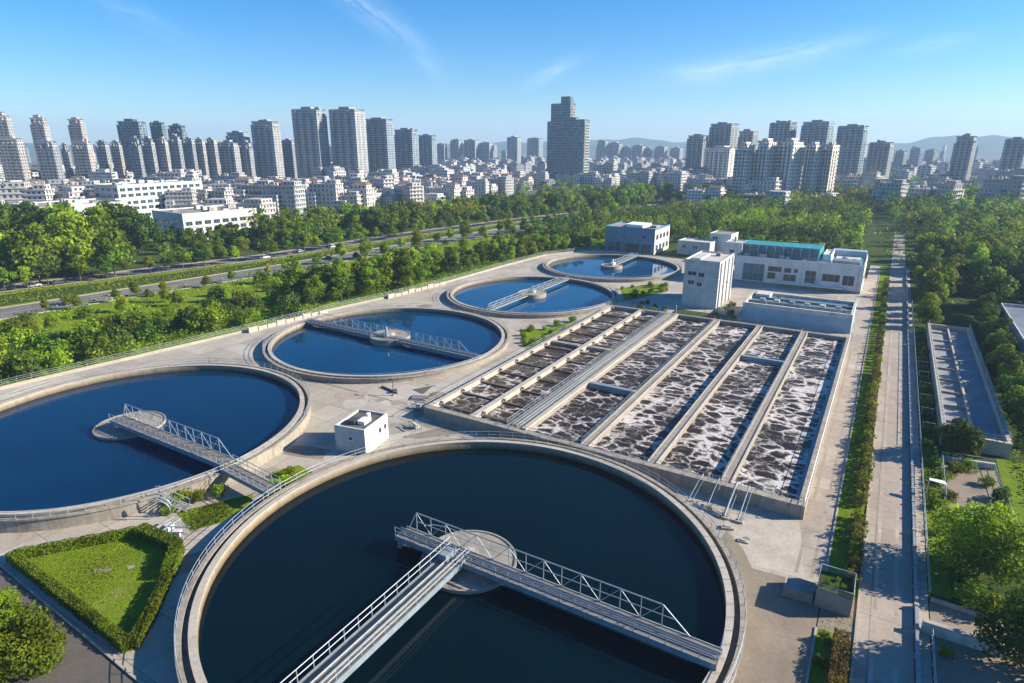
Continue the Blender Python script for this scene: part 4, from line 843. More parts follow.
# hedges: clipped boxes of leaves
def hedge(pts, wd, h, n, label, seed, mat='leaf_mid', size=.24):
    o = empty('hedge', (*pts[0], 0), 0, label, 'hedge'); rg = np.random.default_rng(seed); x0, y0 = pts[0]
    ip = [Vector((*q, 0)) for q in pts]; ip[0] = ip[0] + (ip[1] - ip[0]).normalized() * .35; ip[-1] = ip[-1] + (ip[-2] - ip[-1]).normalized() * .35; ip = [(q.x, q.y) for q in ip]
    L, Q = offset_line(ip, wd / 2 - .22), offset_line(ip, -wd / 2 + .22); mb = MB()
    for i in range(len(pts) - 1): mb.prism([(p[0] - x0, p[1] - y0) for p in (L[i], L[i + 1], Q[i + 1], Q[i])], 0, h - .18)
    mb.build('hedge_body', M[mat], o)
    P, D = [], []; tot = sum(math.dist(a, b) for a, b in zip(pts, pts[1:]))
    for k in range(n):
        e = rg.random(); t = along(pts, rg.uniform(0, tot) if e > .07 else rg.uniform(-.08, .12) if e < .035 else tot - rg.uniform(-.0, .12)); side = rg.random()
        if e < .07: side = .2
        nx, ny = -math.sin(t[2]), math.cos(t[2]); nx, ny = -math.sin(t[2]), math.cos(t[2])
        bump = .06 * math.sin(t[0] * 1.7 + t[1] * 2.3) + .05 * math.sin(t[0] * 4.1 - t[1] * 3.3)
        if side < .5: q = rg.uniform(-.5, .5) * wd; z = h + bump + rg.uniform(-.12, .08) if e > .07 else rg.uniform(.05, h + bump); d = (0, 0, 1) if e > .07 else (rg.normal(), rg.normal(), .3)
        else:
            s_ = 1 if side < .75 else -1; q = s_ * (wd / 2 + bump * .6 + rg.uniform(-.12, .06)); z = rg.uniform(.05, h); d = (nx * s_, ny * s_, .3)
        P.append((t[0] - x0 + nx * q, t[1] - y0 + ny * q, z)); D.append(d)
    c = bpy.data.objects.new('foliage', leaves_mesh('foliage', np.array(P), np.array(D, float), size, seed, M[mat])); C.objects.link(c); c.parent = o; return o
hedge([(2.45, 49.5), (2.4, 60.9)], 1.45, 1.45, 4200, 'rusty brown clipped hedge on the verge below the planter box', 9, 'leaf_red', .2)
hedge([(-84.6, 23.9), (-77.0, 34.0)], .95, 1.2, 3800, 'clipped hedge on the tank side of the triangular lawn', 1, size=.2)
hedge([(-76.9, 34.4), (-69.2, 34.9), (-65.2, 31.2)], 1.5, 1.45, 5400, 'broad clipped hedge at the blunt corner of the triangular lawn', 2, size=.2)
hedge([(-64.8, 30.8), (-61.0, 26.9), (-58.0, 23.2)], 1.05, 1.2, 4200, 'curving clipped hedge along the dark tank side of the triangular lawn', 3, size=.2)
hedge([(-58.4, 22.9), (-85.0, 23.5)], 1.1, 1.2, 8200, 'long clipped hedge between the triangular lawn and the asphalt road', 4, 'leaf_mid', .2)
for i, (x, y, s_, l_) in enumerate([(-79.6, 41.6, .9, 'wispy bush beside the steel staircase'), (-80.9, 40.6, .7, 'straggling bush below the staircase against the tank wall'), (-78.2, 39.2, .6, 'low bush at the foot of the staircase'), (-76.6, 45.6, .8, 'leafy bush under the rim where the corner lawn narrows'), (-77.8, 43.2, .75, 'small bush against the rim wall above the corner lawn'), (-70.4, 52.2, .8, 'bright bush under the short footbridge'), (-72.4, 54.6, .7, 'small bright bush on the patch between the two tank rims')]): plant('shrub1', 'shrub', (x, y, 0), s_ * .75, l_, 'shrub')
for nm, poly, n, sd_ in (('bed', [(-82.5, 142), (-76.8, 145), (-73.5, 157), (-71.5, 157), (-70.8, 128.5), (-73, 127)], 12, 5), ('bed', [(-77.5, 203), (-72.9, 213), (-65.8, 221), (-62, 207.4), (-68.1, 189.6)], 14, 6), ('bed', [(-64, 186), (-56, 195), (-53, 186), (-53, 176), (-64, 176)], 9, 7), ('bed', [(-40, 200), (-34, 200), (-34, 176), (-40, 176)], 7, 8)):
    for i, p in enumerate(scatter(poly, n, 1.8, sd_)): plant('shrub%d' % (i % 4), 'shrub', (*p, 0), rnd.uniform(.3, .62), {5: 'low leafy shrub in the bed between the round tanks and the basin', 6: 'low leafy shrub in the bed in front of the white tower block', 7: 'leafy shrub by the far corner of the foaming basin', 8: 'leafy shrub between the white tower block and the filter tank'}[sd_], 'shrub', {5: 'shrubs in the bed beside the basin', 6: 'shrubs in front of the tower block', 7: 'shrubs at the far basin corner', 8: 'shrubs beside the filter tank'}[sd_])
# meadow between yard and highway
def hwx(y): # highway near kerb at y
    for a, c in zip(hw, hw[1:]):
        if a[1] <= y <= c[1]: return a[0] + (c[0] - a[0]) * (y - a[1]) / (c[1] - a[1]) + 9.5
    return -60
mead = [(-157, 40), (-153, 72), (-149, 101), (-147, 127), (-143, 150), (-140, 178), (-139, 222), (-136, 251), (-125, 280), (-150, 330), (-182, 330), (-200, 230), (-212, 150), (-222, 75), (-226, 40)]
near_fence = [(-155, 40), (-152, 72), (-148, 101), (-146.5, 127), (-142, 150), (-140, 178), (-139, 222), (-136, 251), (-124, 282), (-138, 290), (-152, 251), (-157, 200), (-160, 150), (-168, 110), (-180, 75), (-186, 40)]
for i, p in enumerate(scatter(near_fence, 92, 4.0, 21)):
    tall = p[1] > 128
    if tall: plant(('broad1', 'broad0', 'tall_a', 'broad2', 'broad3')[i % 5], 'leafy_tree', (*p, 0), rnd.uniform(.85, 1.3) * (1 if p[1] < 182 else .66), 'tall leafy tree in the dense belt just outside the yard wall', 'tree', 'trees just outside the yard wall')
    else: plant('shrub%d' % (i % 5), 'large_bush', (*p, 0), rnd.uniform(1.2, 2.1), 'large rounded bush in the thicket outside the boundary fence', 'bush', 'bushes outside the boundary fence')
for i, p in enumerate(scatter(mead, 58, 6, 22, [near_fence])):
    plant(('shrub0', 'shrub1', 'shrub2', 'broad1', 'street1')[i % 5], 'meadow_bush', (*p, 0), rnd.uniform(.8, 1.7) if i % 5 < 3 else rnd.uniform(.4, .6), 'scattered bush standing in the bright meadow beside the highway', 'bush', 'bushes in the meadow by the highway')
# ground cover of the meadow and thicket: uncountable
def cover(name, poly, n, size, hgt, seed, mat, avoid=()):
    rg = random.Random(seed); P = []; xs = [p[0] for p in poly]; ys = [p[1] for p in poly]
    while len(P) < n:
        p = (rg.uniform(min(xs), max(xs)), rg.uniform(min(ys), max(ys)))
        f = math.sin(p[0] * .21 + 1.3) * math.sin(p[1] * .17 + .4) + .6 * math.sin(p[0] * .55 + p[1] * .4)
        if in_poly(p, poly) and rg.random() < .45 + .35 * f: P.append((p[0], p[1], hgt * rg.random() ** 1.5 * (1 + .8 * max(f, 0))))
    P = np.array(P); D = np.zeros_like(P); D[:, 2] = 1
    o = bpy.data.objects.new(name, leaves_mesh(name, P, D, size, seed, M[mat])); C.objects.link(o); o['kind'] = 'stuff'; return o
cover('undergrowth', near_fence, 16000, .7, 1.6, 1, 'leaf_mid'); cover('undergrowth', mead, 15000, .7, .7, 2, 'leaf_bright')
cover('lawn_tufts', [(-84, 24.2), (-77.2, 33.4), (-69.2, 33.9), (-64.5, 29.6), (-59.4, 23.8)], 5200, .16, .1, 14, 'leaf_bright'); cover('lawn_tufts', [(-77.4, 40), (-75.2, 44), (-72.6, 48), (-70.8, 46), (-70.4, 41.5), (-71.9, 38.4)], 2200, .2, .25, 15, 'leaf_mid')
cover('lawn_tufts', [(.2, 40), (3.4, 40), (3.4, 150), (.2, 150)], 6000, .18, .12, 16, 'leaf_mid')
cover('ground_cover', [(-251, 60), (-236, 78), (-219, 170), (-212, 275), (-200, 350), (-205, 352), (-226, 285), (-233, 182), (-256, 90)], 7000, .6, .5, 3, 'leaf_bright')
cover('garden_plants', [(10.6, 76), (18, 76), (13, 95), (12.8, 116), (12.9, 196), (10.6, 196)], 2600, .4, .6, 4, 'leaf_mid')
cover('garden_plants', [(22.6, 86), (34, 86), (34, 128), (22.8, 128)], 2600, .45, .6, 6, 'leaf_mid')
for i in range(11): plant('shrub%d' % (i % 5), 'roof_shrub', (-43.5 + i * 2.3 + rnd.uniform(-.6, .6), 254 + rnd.uniform(-1, 1), 13.85), rnd.uniform(.35, .6), 'leafy shrub in the roof garden of the long white building', 'shrub', 'shrubs in the roof garden')
# street trees in the verge and on the far side of the side street
L1 = offset_line(svc, -7.5)
for i in range(62):
    p = along(L1, 95 + i * 7.4 + rnd.uniform(-2, 2)); plant('street%d' % (i % 5), 'street_tree', (p[0], p[1], 0), rnd.uniform(.85, 1.3), 'slim street tree in the grass strip beside the highway', 'tree', 'street trees beside the highway')
belt = [(-268, 70), (-247, 160), (-241, 285), (-222, 385), (-196, 470), (-160, 560), (-190, 575), (-236, 480), (-262, 390), (-276, 285), (-300, 190), (-345, 130), (-350, 90)]
grove = [(-268, 70), (-250, 150), (-285, 200), (-345, 150), (-360, 110), (-330, 60)]
for i, p in enumerate(scatter(grove, 34, 9.0, 31)): plant(('broad2', 'broad4', 'broad0', 'broad2', 'broad1')[i % 5], 'grove_tree', (*p, 0), rnd.uniform(1.75, 2.6) * (.45 if column(*p) > 160 else 1), 'massive dark broad tree in the grove behind the side street', 'tree', 'big trees in the grove')
for i, p in enumerate(scatter(belt, 92, 8.0, 32, [grove])): plant(('broad0', 'broad1', 'far3', 'broad2', 'far0')[i % 5] if p[1] < 380 else 'far%d' % (i % 5), 'belt_tree', (*p, 0), rnd.uniform(1.1, 1.75) * (.48 if 140 < column(*p) < 268 and p[1] < 300 else 1), 'leafy tree in the long green belt between the side street and the houses', 'tree', 'trees in the green belt')
for i, p in enumerate(scatter([(-186, 330), (-150, 330), (-120, 300), (-80, 306), (-84, 340), (-100, 440), (-152, 430), (-178, 390)], 26, 9, 33)): plant(('street1', 'far0', 'broad1', 'far3')[i % 4], 'park_tree', (*p, 0), rnd.uniform(.6, .95), 'light green tree in the park beyond the farthest round tank', 'tree', 'trees in the park')
for i in range(34):
    p = along(offset_line(hw, -11.5), 85 + i * 12 + rnd.uniform(-3, 3)); plant(('street1', 'broad1', 'street3')[i % 3], 'roadside_tree', (p[0], p[1], 0), rnd.uniform(.75, 1.15) if i > 10 else rnd.uniform(.4, .7), 'leafy tree on the plant side of the highway', 'tree', 'trees on the plant side of the highway')
# near edge of the wood on the right
wood_near = [(14, 232), (24, 228), (60, 226), (140, 300), (110, 326), (40, 326), (14, 326)]
for i, p in enumerate(scatter(wood_near, 76, 6.5, 41)): plant(('broad0', 'broad1', 'far3', 'broad2', 'broad4')[i % 5], 'wood_tree', (*p, 0), rnd.uniform(.85, 1.35), 'leafy tree at the near edge of the wood beside the plant road', 'tree', 'trees at the near edge of the wood')
def woodland(name, pts, n, size, mat, seed, hs=(7, 13)):
    rg = random.Random(seed); P, D = [], []
    for i, (x, y) in enumerate(pts):
        h = rg.uniform(*hs) * (.55 if 100 < column(x, y) < 270 and x < -230 and y < 300 else 1); r = h * rg.uniform(.36, .5); p, d = lobes_points(crown_lobes(h, r, seed * 991 + i, .12, 6), n, seed * 77 + i); P.append(p + np.array([x, y, 0])); D.append(d)
    o = bpy.data.objects.new(name, leaves_mesh(name, np.concatenate(P), np.concatenate(D), size, seed, M[mat])); C.objects.link(o); o['kind'] = 'stuff'; return o
clear = [[(-12, 200), (12, 200), (12, 400), (-12, 400)]]
wr = [(14, 335), (115, 335), (150, 300), (420, 560), (420, 760), (120, 800), (0, 650), (-6, 430)]
wl = [(-85, 345), (-12, 345), (-10, 620), (-60, 700), (-150, 700), (-168, 540), (-120, 450)]
def wood(poly, sp, seed, n, size, hs, name='woodland', avoid=()):
    pts = jgrid(poly, sp, seed, .42, avoid); r_ = random.Random(seed); grp = {'leaf_mid': [], 'leaf_dark': [], 'leaf_bright': []}
    for p in pts:
        f = math.sin(p[0] * .05 + 1) * math.sin(p[1] * .043) + r_.uniform(-.8, .8); grp['leaf_bright' if f > .5 else 'leaf_dark' if f < -.1 else 'leaf_mid'].append(p)
    for k, (mt, q) in enumerate(grp.items()):
        if q: woodland(name, q, n, size, mt, seed + k, hs)
wood([(14, 320), (115, 325), (150, 300), (300, 420), (260, 520), (-4, 520), (12, 430)], 10.5, 60, 340, 1.15, (6, 15), avoid=clear)
wood([(-4, 520), (260, 520), (300, 420), (480, 600), (480, 800), (120, 860), (-20, 680)], 12, 64, 190, 1.7, (8, 17), avoid=clear)
wood([(-82, 318), (-60, 300), (-8, 296), (-8, 345), (-70, 352)], 8.5, 80, 260, .9, (3.5, 7.5)); wood([(-44, 268), (-10, 268), (-10, 292), (-44, 292)], 9, 84, 200, .7, (2, 4.5))
wood([(-70, 352), (-12, 345), (-10, 520), (-110, 520), (-120, 455)], 9, 68, 280, 1.2, (7, 13)); wood([(-110, 520), (-10, 520), (-10, 680), (-60, 720), (-160, 700), (-172, 560)], 11, 72, 170, 1.8, (9, 15))
wood([(-262, 200), (-246, 285), (-228, 385), (-202, 470), (-168, 560), (-200, 575), (-246, 480), (-272, 390), (-290, 285), (-330, 190), (-375, 110), (-380, 40), (-330, 55)], 12, 76, 260, 1.5, (10, 17))
wood([(-378, 40), (-328, 50), (-290, -20), (-285, -110), (-350, -120)], 12, 92, 220, 1.5, (10, 17))
wood([(-186, 310), (-152, 296), (-122, 300), (-86, 312), (-72, 350), (-112, 452), (-120, 520), (-150, 480), (-172, 410)], 8.5, 88, 260, 1.0, (5, 11))
tpoly = [survey(-60, 200, 420)[:2], survey(300, 200, 470)[:2], survey(520, 200, 620)[:2], survey(700, 200, 760)[:2], survey(1100, 200, 850)[:2], survey(1100, 200, 1500)[:2], survey(-60, 200, 1300)[:2]]
woodland('city_greenery', scatter(tpoly, 800, 8, 90), 90, 2.0, 'leaf_mid', 91, (8, 15))
cover('wood_floor', [(14, 228), (60, 228), (430, 560), (100, 700), (-8, 420)], 9000, 1.6, 2.0, 8, 'leaf_mid')

# ------------------------------------------------------------------ the city
def tower_obj(name, px0, px1, ytop, D, style, label, t=30, ratio=.62, crown=0, bays=4, group=None, steps=None):
    pxm = (px0 + px1) / 2; p = survey(pxm, 146, D); top = survey(pxm, ytop, D).z; h = max(top, 12)
    az = math.degrees(math.atan2(p.x, p.y)); F = CAM_F
    wide = (survey(px1, 146, D) - survey(px0, 146, D)).length * math.cos(math.atan((pxm - 512) / F * .9)) ** .0
    wide *= math.cos(math.atan((pxm - 512) / (F * 1.05)))
    a = wide / (math.cos(R(t)) + ratio * math.sin(R(t))); b_ = a * ratio; h_body = round(h * .955 / 3) * 3
    o = empty(name, (p.x, p.y, 0), -R(az + t), label, 'tower', group); mat = M[style]; trim = M['slabgrey'] if style in ('f_grey', 'f_blue', 'f_glass') else M['balcony']
    MB().box(-a / 2 + 1.3, a / 2 - .9, -b_ / 2 + 1.7, b_ / 2 - .9, 0, h_body).build('wall', mat, o); tr_ = random.Random(label)
    bw = a / (bays * 2 - 1); hb = h_body - 3
    for k in range(bays):
        x0 = -a / 2 + k * 2 * bw; MB().box(x0, x0 + bw, -b_ / 2, b_ / 2, 0, hb + tr_.choice([-3, .5, .5, 3.6])).build('bay', mat, o)
    sw = b_ / 5; fl = int(hb / 3)
    for k in (1, 3):
        mb = MB(); mb.box(a / 2 - .898, a / 2 - .3, -b_ / 2 + (k + .4) * sw, -b_ / 2 + (k + .5) * sw, 2, fl * 3)
        for z in range(3, fl * 3, 3): mb.box(a / 2 - .9, a / 2 + .55, -b_ / 2 + k * sw, -b_ / 2 + (k + .9) * sw, z, z + 1.0)
        mb.build('balcony_stack', trim, o)
    for k in range(bays - 1):
        mb = MB(); x0 = -a / 2 + (k * 2 + 1) * bw; mb.box(x0 + .6, x0 + .75, -b_ / 2 + .2, -b_ / 2 + .89, 2, fl * 3)
        for z in range(3, fl * 3, 3): mb.box(x0 + .3, x0 + bw - .3, -b_ / 2 - .25, -b_ / 2 + .9, z, z + .9)
        mb.build('balcony_stack', trim, o)
    MB().box(-a * .2, a * .2, -b_ * .28, b_ * .28, h_body - .01, h_body + max(h - h_body, 3.2)).build('lift_house', mat, o)
    mb = MB(); mb.box(-a / 2 + .6, a / 2 - .6, -b_ / 2 + .6, -b_ / 2 + 1, h_body + .003, h_body + 1.4); mb.box(-a / 2 + .6, a / 2 - .6, b_ / 2 - 1, b_ / 2 - .6, h_body + .003, h_body + 1.4)
    mb.build('parapet', trim, o)
    for k in range(2):
        x, y = tr_.uniform(-.32, .28) * a, tr_.uniform(-.25, .2) * b_; MB().box(x, x + a * .14, y, y + b_ * .2, h_body + .002, h_body + tr_.uniform(1.5, 4.5)).build('roof_plant', trim, o)
    return o
T = tower_obj; N_ = 'residential_tower'
T(N_, -4, 20, 112, 900, 'f_beige', 'tall beige tower at the very edge of the skyline above lower slabs')
T(N_, -6, 28, 137, 800, 'f_beige', 'stout beige block in front of the outermost tall tower', bays=5)
T(N_, 32, 55, 115, 950, 'f_beige', 'slender beige-grey tower, second tall one from the skyline edge')
T(N_, 32, 61, 139, 800, 'f_grey', 'broad grey-beige block directly below the second tall tower', bays=5)
T(N_, 70, 91, 118, 960, 'f_beige', 'slender beige tower with pale side, third tall one from the skyline edge')
T(N_, 69, 95, 140, 800, 'f_beige', 'broad beige block below the third tall tower', bays=5)
T(N_, 59, 70, 143, 820, 'f_grey', 'thin block squeezed between two beige blocks'); T(N_, 94, 110, 141, 830, 'f_grey', 'grey block left of its pale twin before the teal slabs'); T(N_, 109, 123, 142, 840, 'f_beige', 'pale block touching the tall teal slab')
T(N_, 118, 152, 119, 920, 'f_glass', 'tallest of the teal slab blocks, with flat roof step', bays=6); T(N_, 152, 170, 121, 940, 'f_glass', 'middle teal slab block of the skyline group'); T(N_, 169, 190, 124, 960, 'f_glass', 'lowest teal slab block with stepped end')
for i, (a, b_, y, st, lb) in enumerate([(128, 142, 136, 'f_grey', 'shaded grey block before the tallest teal slab'), (141, 156, 136, 'f_grey', 'grey block second in the row below the teal slabs'), (156, 169, 137, 'f_beige', 'beige block third in the row below the teal slabs'), (168, 183, 136, 'f_grey', 'grey block fourth in the row below the teal slabs'), (183, 196, 137, 'f_grey', 'narrow grey block at the end of the teal slabs'), (194, 206, 138, 'f_beige', 'pale block with two bright ribs after the teal slabs'), (205, 218, 139, 'f_beige', 'pale ribbed block beside the wide grey block'), (217, 240, 140, 'f_grey', 'wide grey block with bright side between teal slabs and twin towers'), (238, 253, 142, 'f_grey', 'low grey block against the tower with rust-toned side')]):
    T(N_, a, b_, y, 780 + i * 6, st, lb)
T(N_, 226, 252, 132, 900, 'f_grey', 'grey tower rising behind the low grey blocks'); T(N_, 252, 283, 120, 850, 'f_grey', 'grey tower with warm side just before the twin towers'); T(N_, 281, 296, 140, 900, 'f_grey', 'low dark block beside the first twin tower')
T(N_, 294, 330, 107, 860, 'f_grey', 'first of the tall twin towers with pale lit flank', t=34, bays=4); T(N_, 331, 368, 107, 850, 'f_grey', 'second of the tall twin towers, nearer the dark tower', t=34, bays=4)
T(N_, 366, 395, 118, 900, 'f_blue', 'dark blue-grey tower directly beside the twin towers'); T(N_, 394, 419, 128, 950, 'f_blue', 'dark tower with pale edge, lower than its neighbour by the twins'); T(N_, 418, 437, 134, 1050, 'f_blue', 'shorter dark tower closing the row after the twins')
for a, b_, y, lb in [(436, 447, 143, 'small grey block next to the last dark tower'), (450, 462, 139, 'hazy thin tower, first of three small ones left of the tall stepped tower'), (464, 479, 139, 'hazy pale tower, second of three small ones left of the tall stepped tower'), (479, 493, 142, 'hazy low tower, third of three small ones left of the tall stepped tower')]: T(N_, a, b_, y, 1500, 'f_grey', lb)
T(N_, 507, 521, 136, 1500, 'f_grey', 'hazy pointed block standing alone before the tall stepped tower'); T(N_, 527, 543, 138, 1700, 'f_blue', 'faint blue block just beside the tall stepped tower')
# the tall stepped dark tower
D = 820; p = survey(569, 146, D); az = math.degrees(math.atan2(p.x, p.y)); pxm_ = D / CAM_F * .985
o = empty('stepped_tower', (p.x, p.y, 0), -R(az + 27), 'tallest dark glazed tower with stepped top in the middle of the skyline', 'tower')
def topz(y): return survey(569, y, D).z
def stp(x0, x1, d, yt, nm, depth=16):
    return MB().box((x0 - 569) * pxm_, (x1 - 569) * pxm_, d, d + depth, 0, topz(yt)).build(nm, M['f_glass'], o)
stp(546.5, 566, -4, 121, 'wing', 14); stp(549, 570, -1, 103, 'main_shaft', 14); stp(558, 568, 3, 96, 'upper_shaft', 9); stp(567, 589, -12, 120, 'wing', 15)
MB().box((571 - 569) * pxm_, (579 - 569) * pxm_, -9, -2, topz(120) + .01, topz(117.5)).build('lift_house', M['f_glass'], o)
mb = MB(); x_ = (589 - 569) * pxm_; mb.box(x_ + .003, x_ + .3, -10.5, -9.5, 3, topz(121))
for f in range(1, int(topz(120) / 3.3)): mb.box(x_ + .003, x_ + 1.2, -11, 2, f * 3.3, f * 3.3 + 1)
mb.build('balcony_stack', M['balcony'], o)
mb = MB(); x_ = (570 - 569) * pxm_; mb.box(x_ + .003, x_ + .3, 4, 5, topz(118), topz(104))
for f in range(int(topz(118) / 3.3), int(topz(103) / 3.3)): mb.box(x_ + .003, x_ + 1.0, 3.1, 12, f * 3.3, f * 3.3 + 1)
mb.build('balcony_stack', M['balcony'], o)
for a, b_, y, lb in [(597, 608, 140, 'small pale tower immediately after the stepped tower'), (608, 623, 142, 'hazy beige tower, second after the stepped tower'), (622, 632, 146, 'low hazy block, third after the stepped tower'), (632, 646, 145, 'hazy grey tower, fourth after the stepped tower'), (645, 653, 148, 'tiny pale block between hazy grey towers'), (655, 668, 147, 'low hazy tower before the pale slab group'), (670, 684, 148, 'low hazy block touching the pale slab group')]: T(N_, a, b_, y, 1700, 'f_grey', lb)
T(N_, 686, 709, 135, 900, 'f_grey', 'grey tower at the near end of the pale slab group', bays=4); T(N_, 707, 738, 123, 920, 'f_grey', 'tall grey tower with roof step in the pale slab group', bays=5); T(N_, 736, 758, 129, 950, 'f_grey', 'grey tower between the tall step-roofed tower and the blue towers')
T(N_, 704, 740, 146, 800, 'f_white', 'wide pale block below the tall step-roofed tower', bays=6)
T(N_, 766, 796, 121, 900, 'f_blue', 'first of the paired wide blue towers behind the white blocks', bays=5); T(N_, 797, 834, 120, 890, 'f_blue', 'second and wider of the paired blue towers behind the white blocks', bays=5, t=22); T(N_, 833, 868, 125, 860, 'f_blue', 'single blue-grey tower after the white blocks', bays=5, t=16)
T(N_, 867, 896, 141, 900, 'f_grey', 'lower broad grey tower next to the single blue tower', bays=5, t=16)
T(N_, 895, 910, 150, 1300, 'f_grey', 'small hazy block beyond the broad grey tower'); T(N_, 910, 926, 149, 1500, 'f_blue', 'hazy slab in the gap before the lone tower'); T(N_, 925, 940, 150, 1550, 'f_grey', 'hazy block nearest the lone tower')
T(N_, 951, 979, 136, 880, 'f_grey', 'lone grey tower standing apart near the hills', bays=4, t=18); T(N_, 1000, 1034, 138, 870, 'f_grey', 'grey tower cut by the picture edge near the hills', bays=4, t=18)
for i, (a, b_, y, lb) in enumerate([(735, 757, 142, 'white residential block at the near end of the ribbed row'), (755, 779, 140, 'white ribbed residential block, second in the row'), (777, 806, 141, 'largest white ribbed residential block of the row'), (805, 825, 142, 'white ribbed block with warm side, fourth in the row'), (823, 841, 145, 'smallest white ribbed block ending the row')]): T(N_, a, b_, y, 600 + i * 4, 'f_white', lb, bays=4, t=29, ratio=1.35)
# far hazy skyline towers that nothing tells apart
r_ = random.Random(12); D_ = []
for i in range(70):
    px = r_.uniform(-10, 1034); T('distant_tower', px, px + r_.uniform(5, 10), r_.uniform(143, 153), r_.uniform(1700, 3000), r_.choice(['f_grey', 'f_blue', 'f_white', 'f_grey']), 'small hazy apartment tower on the far skyline', group='far skyline towers', bays=3, ratio=.8)
# low houses: a few kinds, copied
def house_kind(seed):
    r_ = random.Random(seed); mb = MB(); W_, Dp = r_.uniform(14, 36), r_.uniform(10, 17); fl = r_.choice([3, 4, 4, 5, 6, 7]); h = fl * 3.2
    mb.box(-W_ / 2, W_ / 2, -Dp / 2, Dp / 2, 0, h, 0)
    k = r_.uniform(.3, .6); mb.box(-W_ / 2, -W_ / 2 + W_ * k, -Dp / 2 - 4.2, -Dp / 2 - .002, 0, h - r_.choice([0, 3.2, 6.4]), 0)
    mb.box(W_ * .1, W_ / 2 - 1, -Dp / 2 + 3, Dp / 2 - 1.5, h + .003, h + 3.0, 0)
    for f in range(1, fl + 1):
        z = f * 3.2; mb.box(-W_ / 2 - .4, W_ / 2 + .7, -Dp / 2 - .5, -Dp / 2 + .4, z - .35, z + .3, 1); mb.box(W_ / 2 + .003, W_ / 2 + 1.1, -Dp / 2 + 1, Dp / 2 - 1, z - .3, z + .35, 1)
    mb.box(-W_ / 2 - .15, W_ / 2 + .15, Dp / 2 - .2, Dp / 2 + .1, h, h + .9, 1)
    for j in range(r_.randint(5, 10)):
        x, y = r_.uniform(-W_ / 2 + 1, W_ * .05), r_.uniform(-Dp / 2 + 1, Dp / 2 - 1); s_ = r_.uniform(.5, 1.3); mb.box(x - s_, x + s_, y - s_, y + s_, h + .004, h + r_.uniform(.6, 2.4), r_.choice([1, 2, 1, 3]))
    if seed % 6 == 0: mb.add([(W_ * .1 - .5, -Dp / 2 + 2.5, h + 3), (W_ / 2 - .5, -Dp / 2 + 2.5, h + 3), (W_ / 2 - .5, Dp / 2 - 1, h + 3), (W_ * .1 - .5, Dp / 2 - 1, h + 3), (W_ * .2, 0, h + 5), (W_ / 2 - 3, 0, h + 5)], [(0, 1, 5, 4), (2, 3, 4, 5), (1, 2, 5), (3, 0, 4)], 2)
    return mb.mesh('house', [M['f_low2' if seed % 4 == 1 else 'f_low'], M['balcony'], M['redroof'], M['teal' if seed % 5 == 0 else 'slabgrey']])
HK = [house_kind(s) for s in range(12)]
def house_mass(band, n, seed, dmin, sc):
    r_ = random.Random(seed); poly = [tuple(survey(px, 200, D)[:2]) for px, D in band]; parts = [MB() for _ in range(3)]
    for i, p in enumerate(scatter(poly, n, dmin, seed)):
        m = parts[i % 3]; az = -(math.atan2(p[0], p[1]) + R(r_.choice([24, 30, 38, 60]))); W_, D_, h = r_.uniform(12, 26) * sc, r_.uniform(9, 15) * sc, r_.choice([9.6, 12.8, 16, 19.2, 22.4])
        m.box(p[0] - W_ / 2, p[0] + W_ / 2, p[1] - D_ / 2, p[1] + D_ / 2, 0, h, i % 2, az); m.box(p[0] - W_ / 5, p[0] + W_ / 4, p[1] - D_ / 4, p[1] + D_ / 3, h + .003, h + r_.uniform(1.5, 3.2), (i + i // 3) % 4, az)
        for k in range(3):
            x, y = p[0] + r_.uniform(-.35, .35) * W_, p[1] + r_.uniform(-.3, .3) * D_; m.box(x - 1, x + 1, y - 1, y + 1, h + .004, h + r_.uniform(.8, 2.4), r_.choice([0, 2, 3]), az)
    M4 = MB()
    for m in parts:
        b0 = len(M4.v); M4.v += m.v; M4.f += [[j + b0 for j in f] for f in m.f]; M4.m += m.m; M4.smooth += m.smooth
    o = M4.build('distant_houses', [M['f_low'], M['f_low2'], M['redroof'], M['balcony']]); o['kind'] = 'stuff'
def houses(band, n, seed, label, group, dmin=17, sc=(.8, 1.15)):
    r_ = random.Random(seed); poly = [tuple(survey(px, 200, D)[:2]) for px, D in band]
    for p in scatter(poly, n, dmin, seed):
        az = math.atan2(p[0], p[1]); o = bpy.data.objects.new('house', r_.choice(HK)); C.objects.link(o); o.location = (*p, 0)
        o.rotation_euler = (0, 0, -(az + R(r_.choice([24, 30, 38, 30, 60, 18])))); s_ = r_.uniform(*sc); o.scale = (s_, s_, s_ * r_.uniform(.85, 1.1)); tag(o, label, 'house', group)
houses([(-30, 470), (135, 480), (255, 470), (500, 560), (500, 720), (-30, 720)], 210, 101, 'white stepped low-rise house packed behind the tree belt', 'low-rise houses behind the tree belt', 13.5, (.75, 1.05))
houses([(500, 660), (690, 760), (690, 940), (500, 860)], 45, 103, 'pale low-rise house around the foot of the tall stepped tower', 'houses around the stepped tower', 15, (.7, 1.1))
houses([(690, 640), (860, 680), (1040, 820), (1040, 1000), (690, 800)], 44, 104, 'pale low-rise house between the wood and the skyline towers', 'houses beyond the wood', 18, (.7, 1.1))
house_mass([(-30, 725), (500, 725), (500, 1500), (-30, 1400)], 330, 102, 17, 1.0); house_mass([(500, 860), (690, 940), (690, 1800), (500, 1700)], 160, 105, 17, .9); house_mass([(690, 800), (1040, 1000), (1040, 1900), (690, 1700)], 190, 106, 19, .95)
houses([(705, 520), (860, 540), (1010, 600), (1010, 700), (705, 640)], 12, 108, 'pale low-rise house standing among the trees of the far wood', 'houses among the trees of the wood', 34, (.8, 1.1))
house_mass([(-320, 520), (-32, 475), (-32, 1300), (-320, 1200)], 190, 107, 17, 1.0)
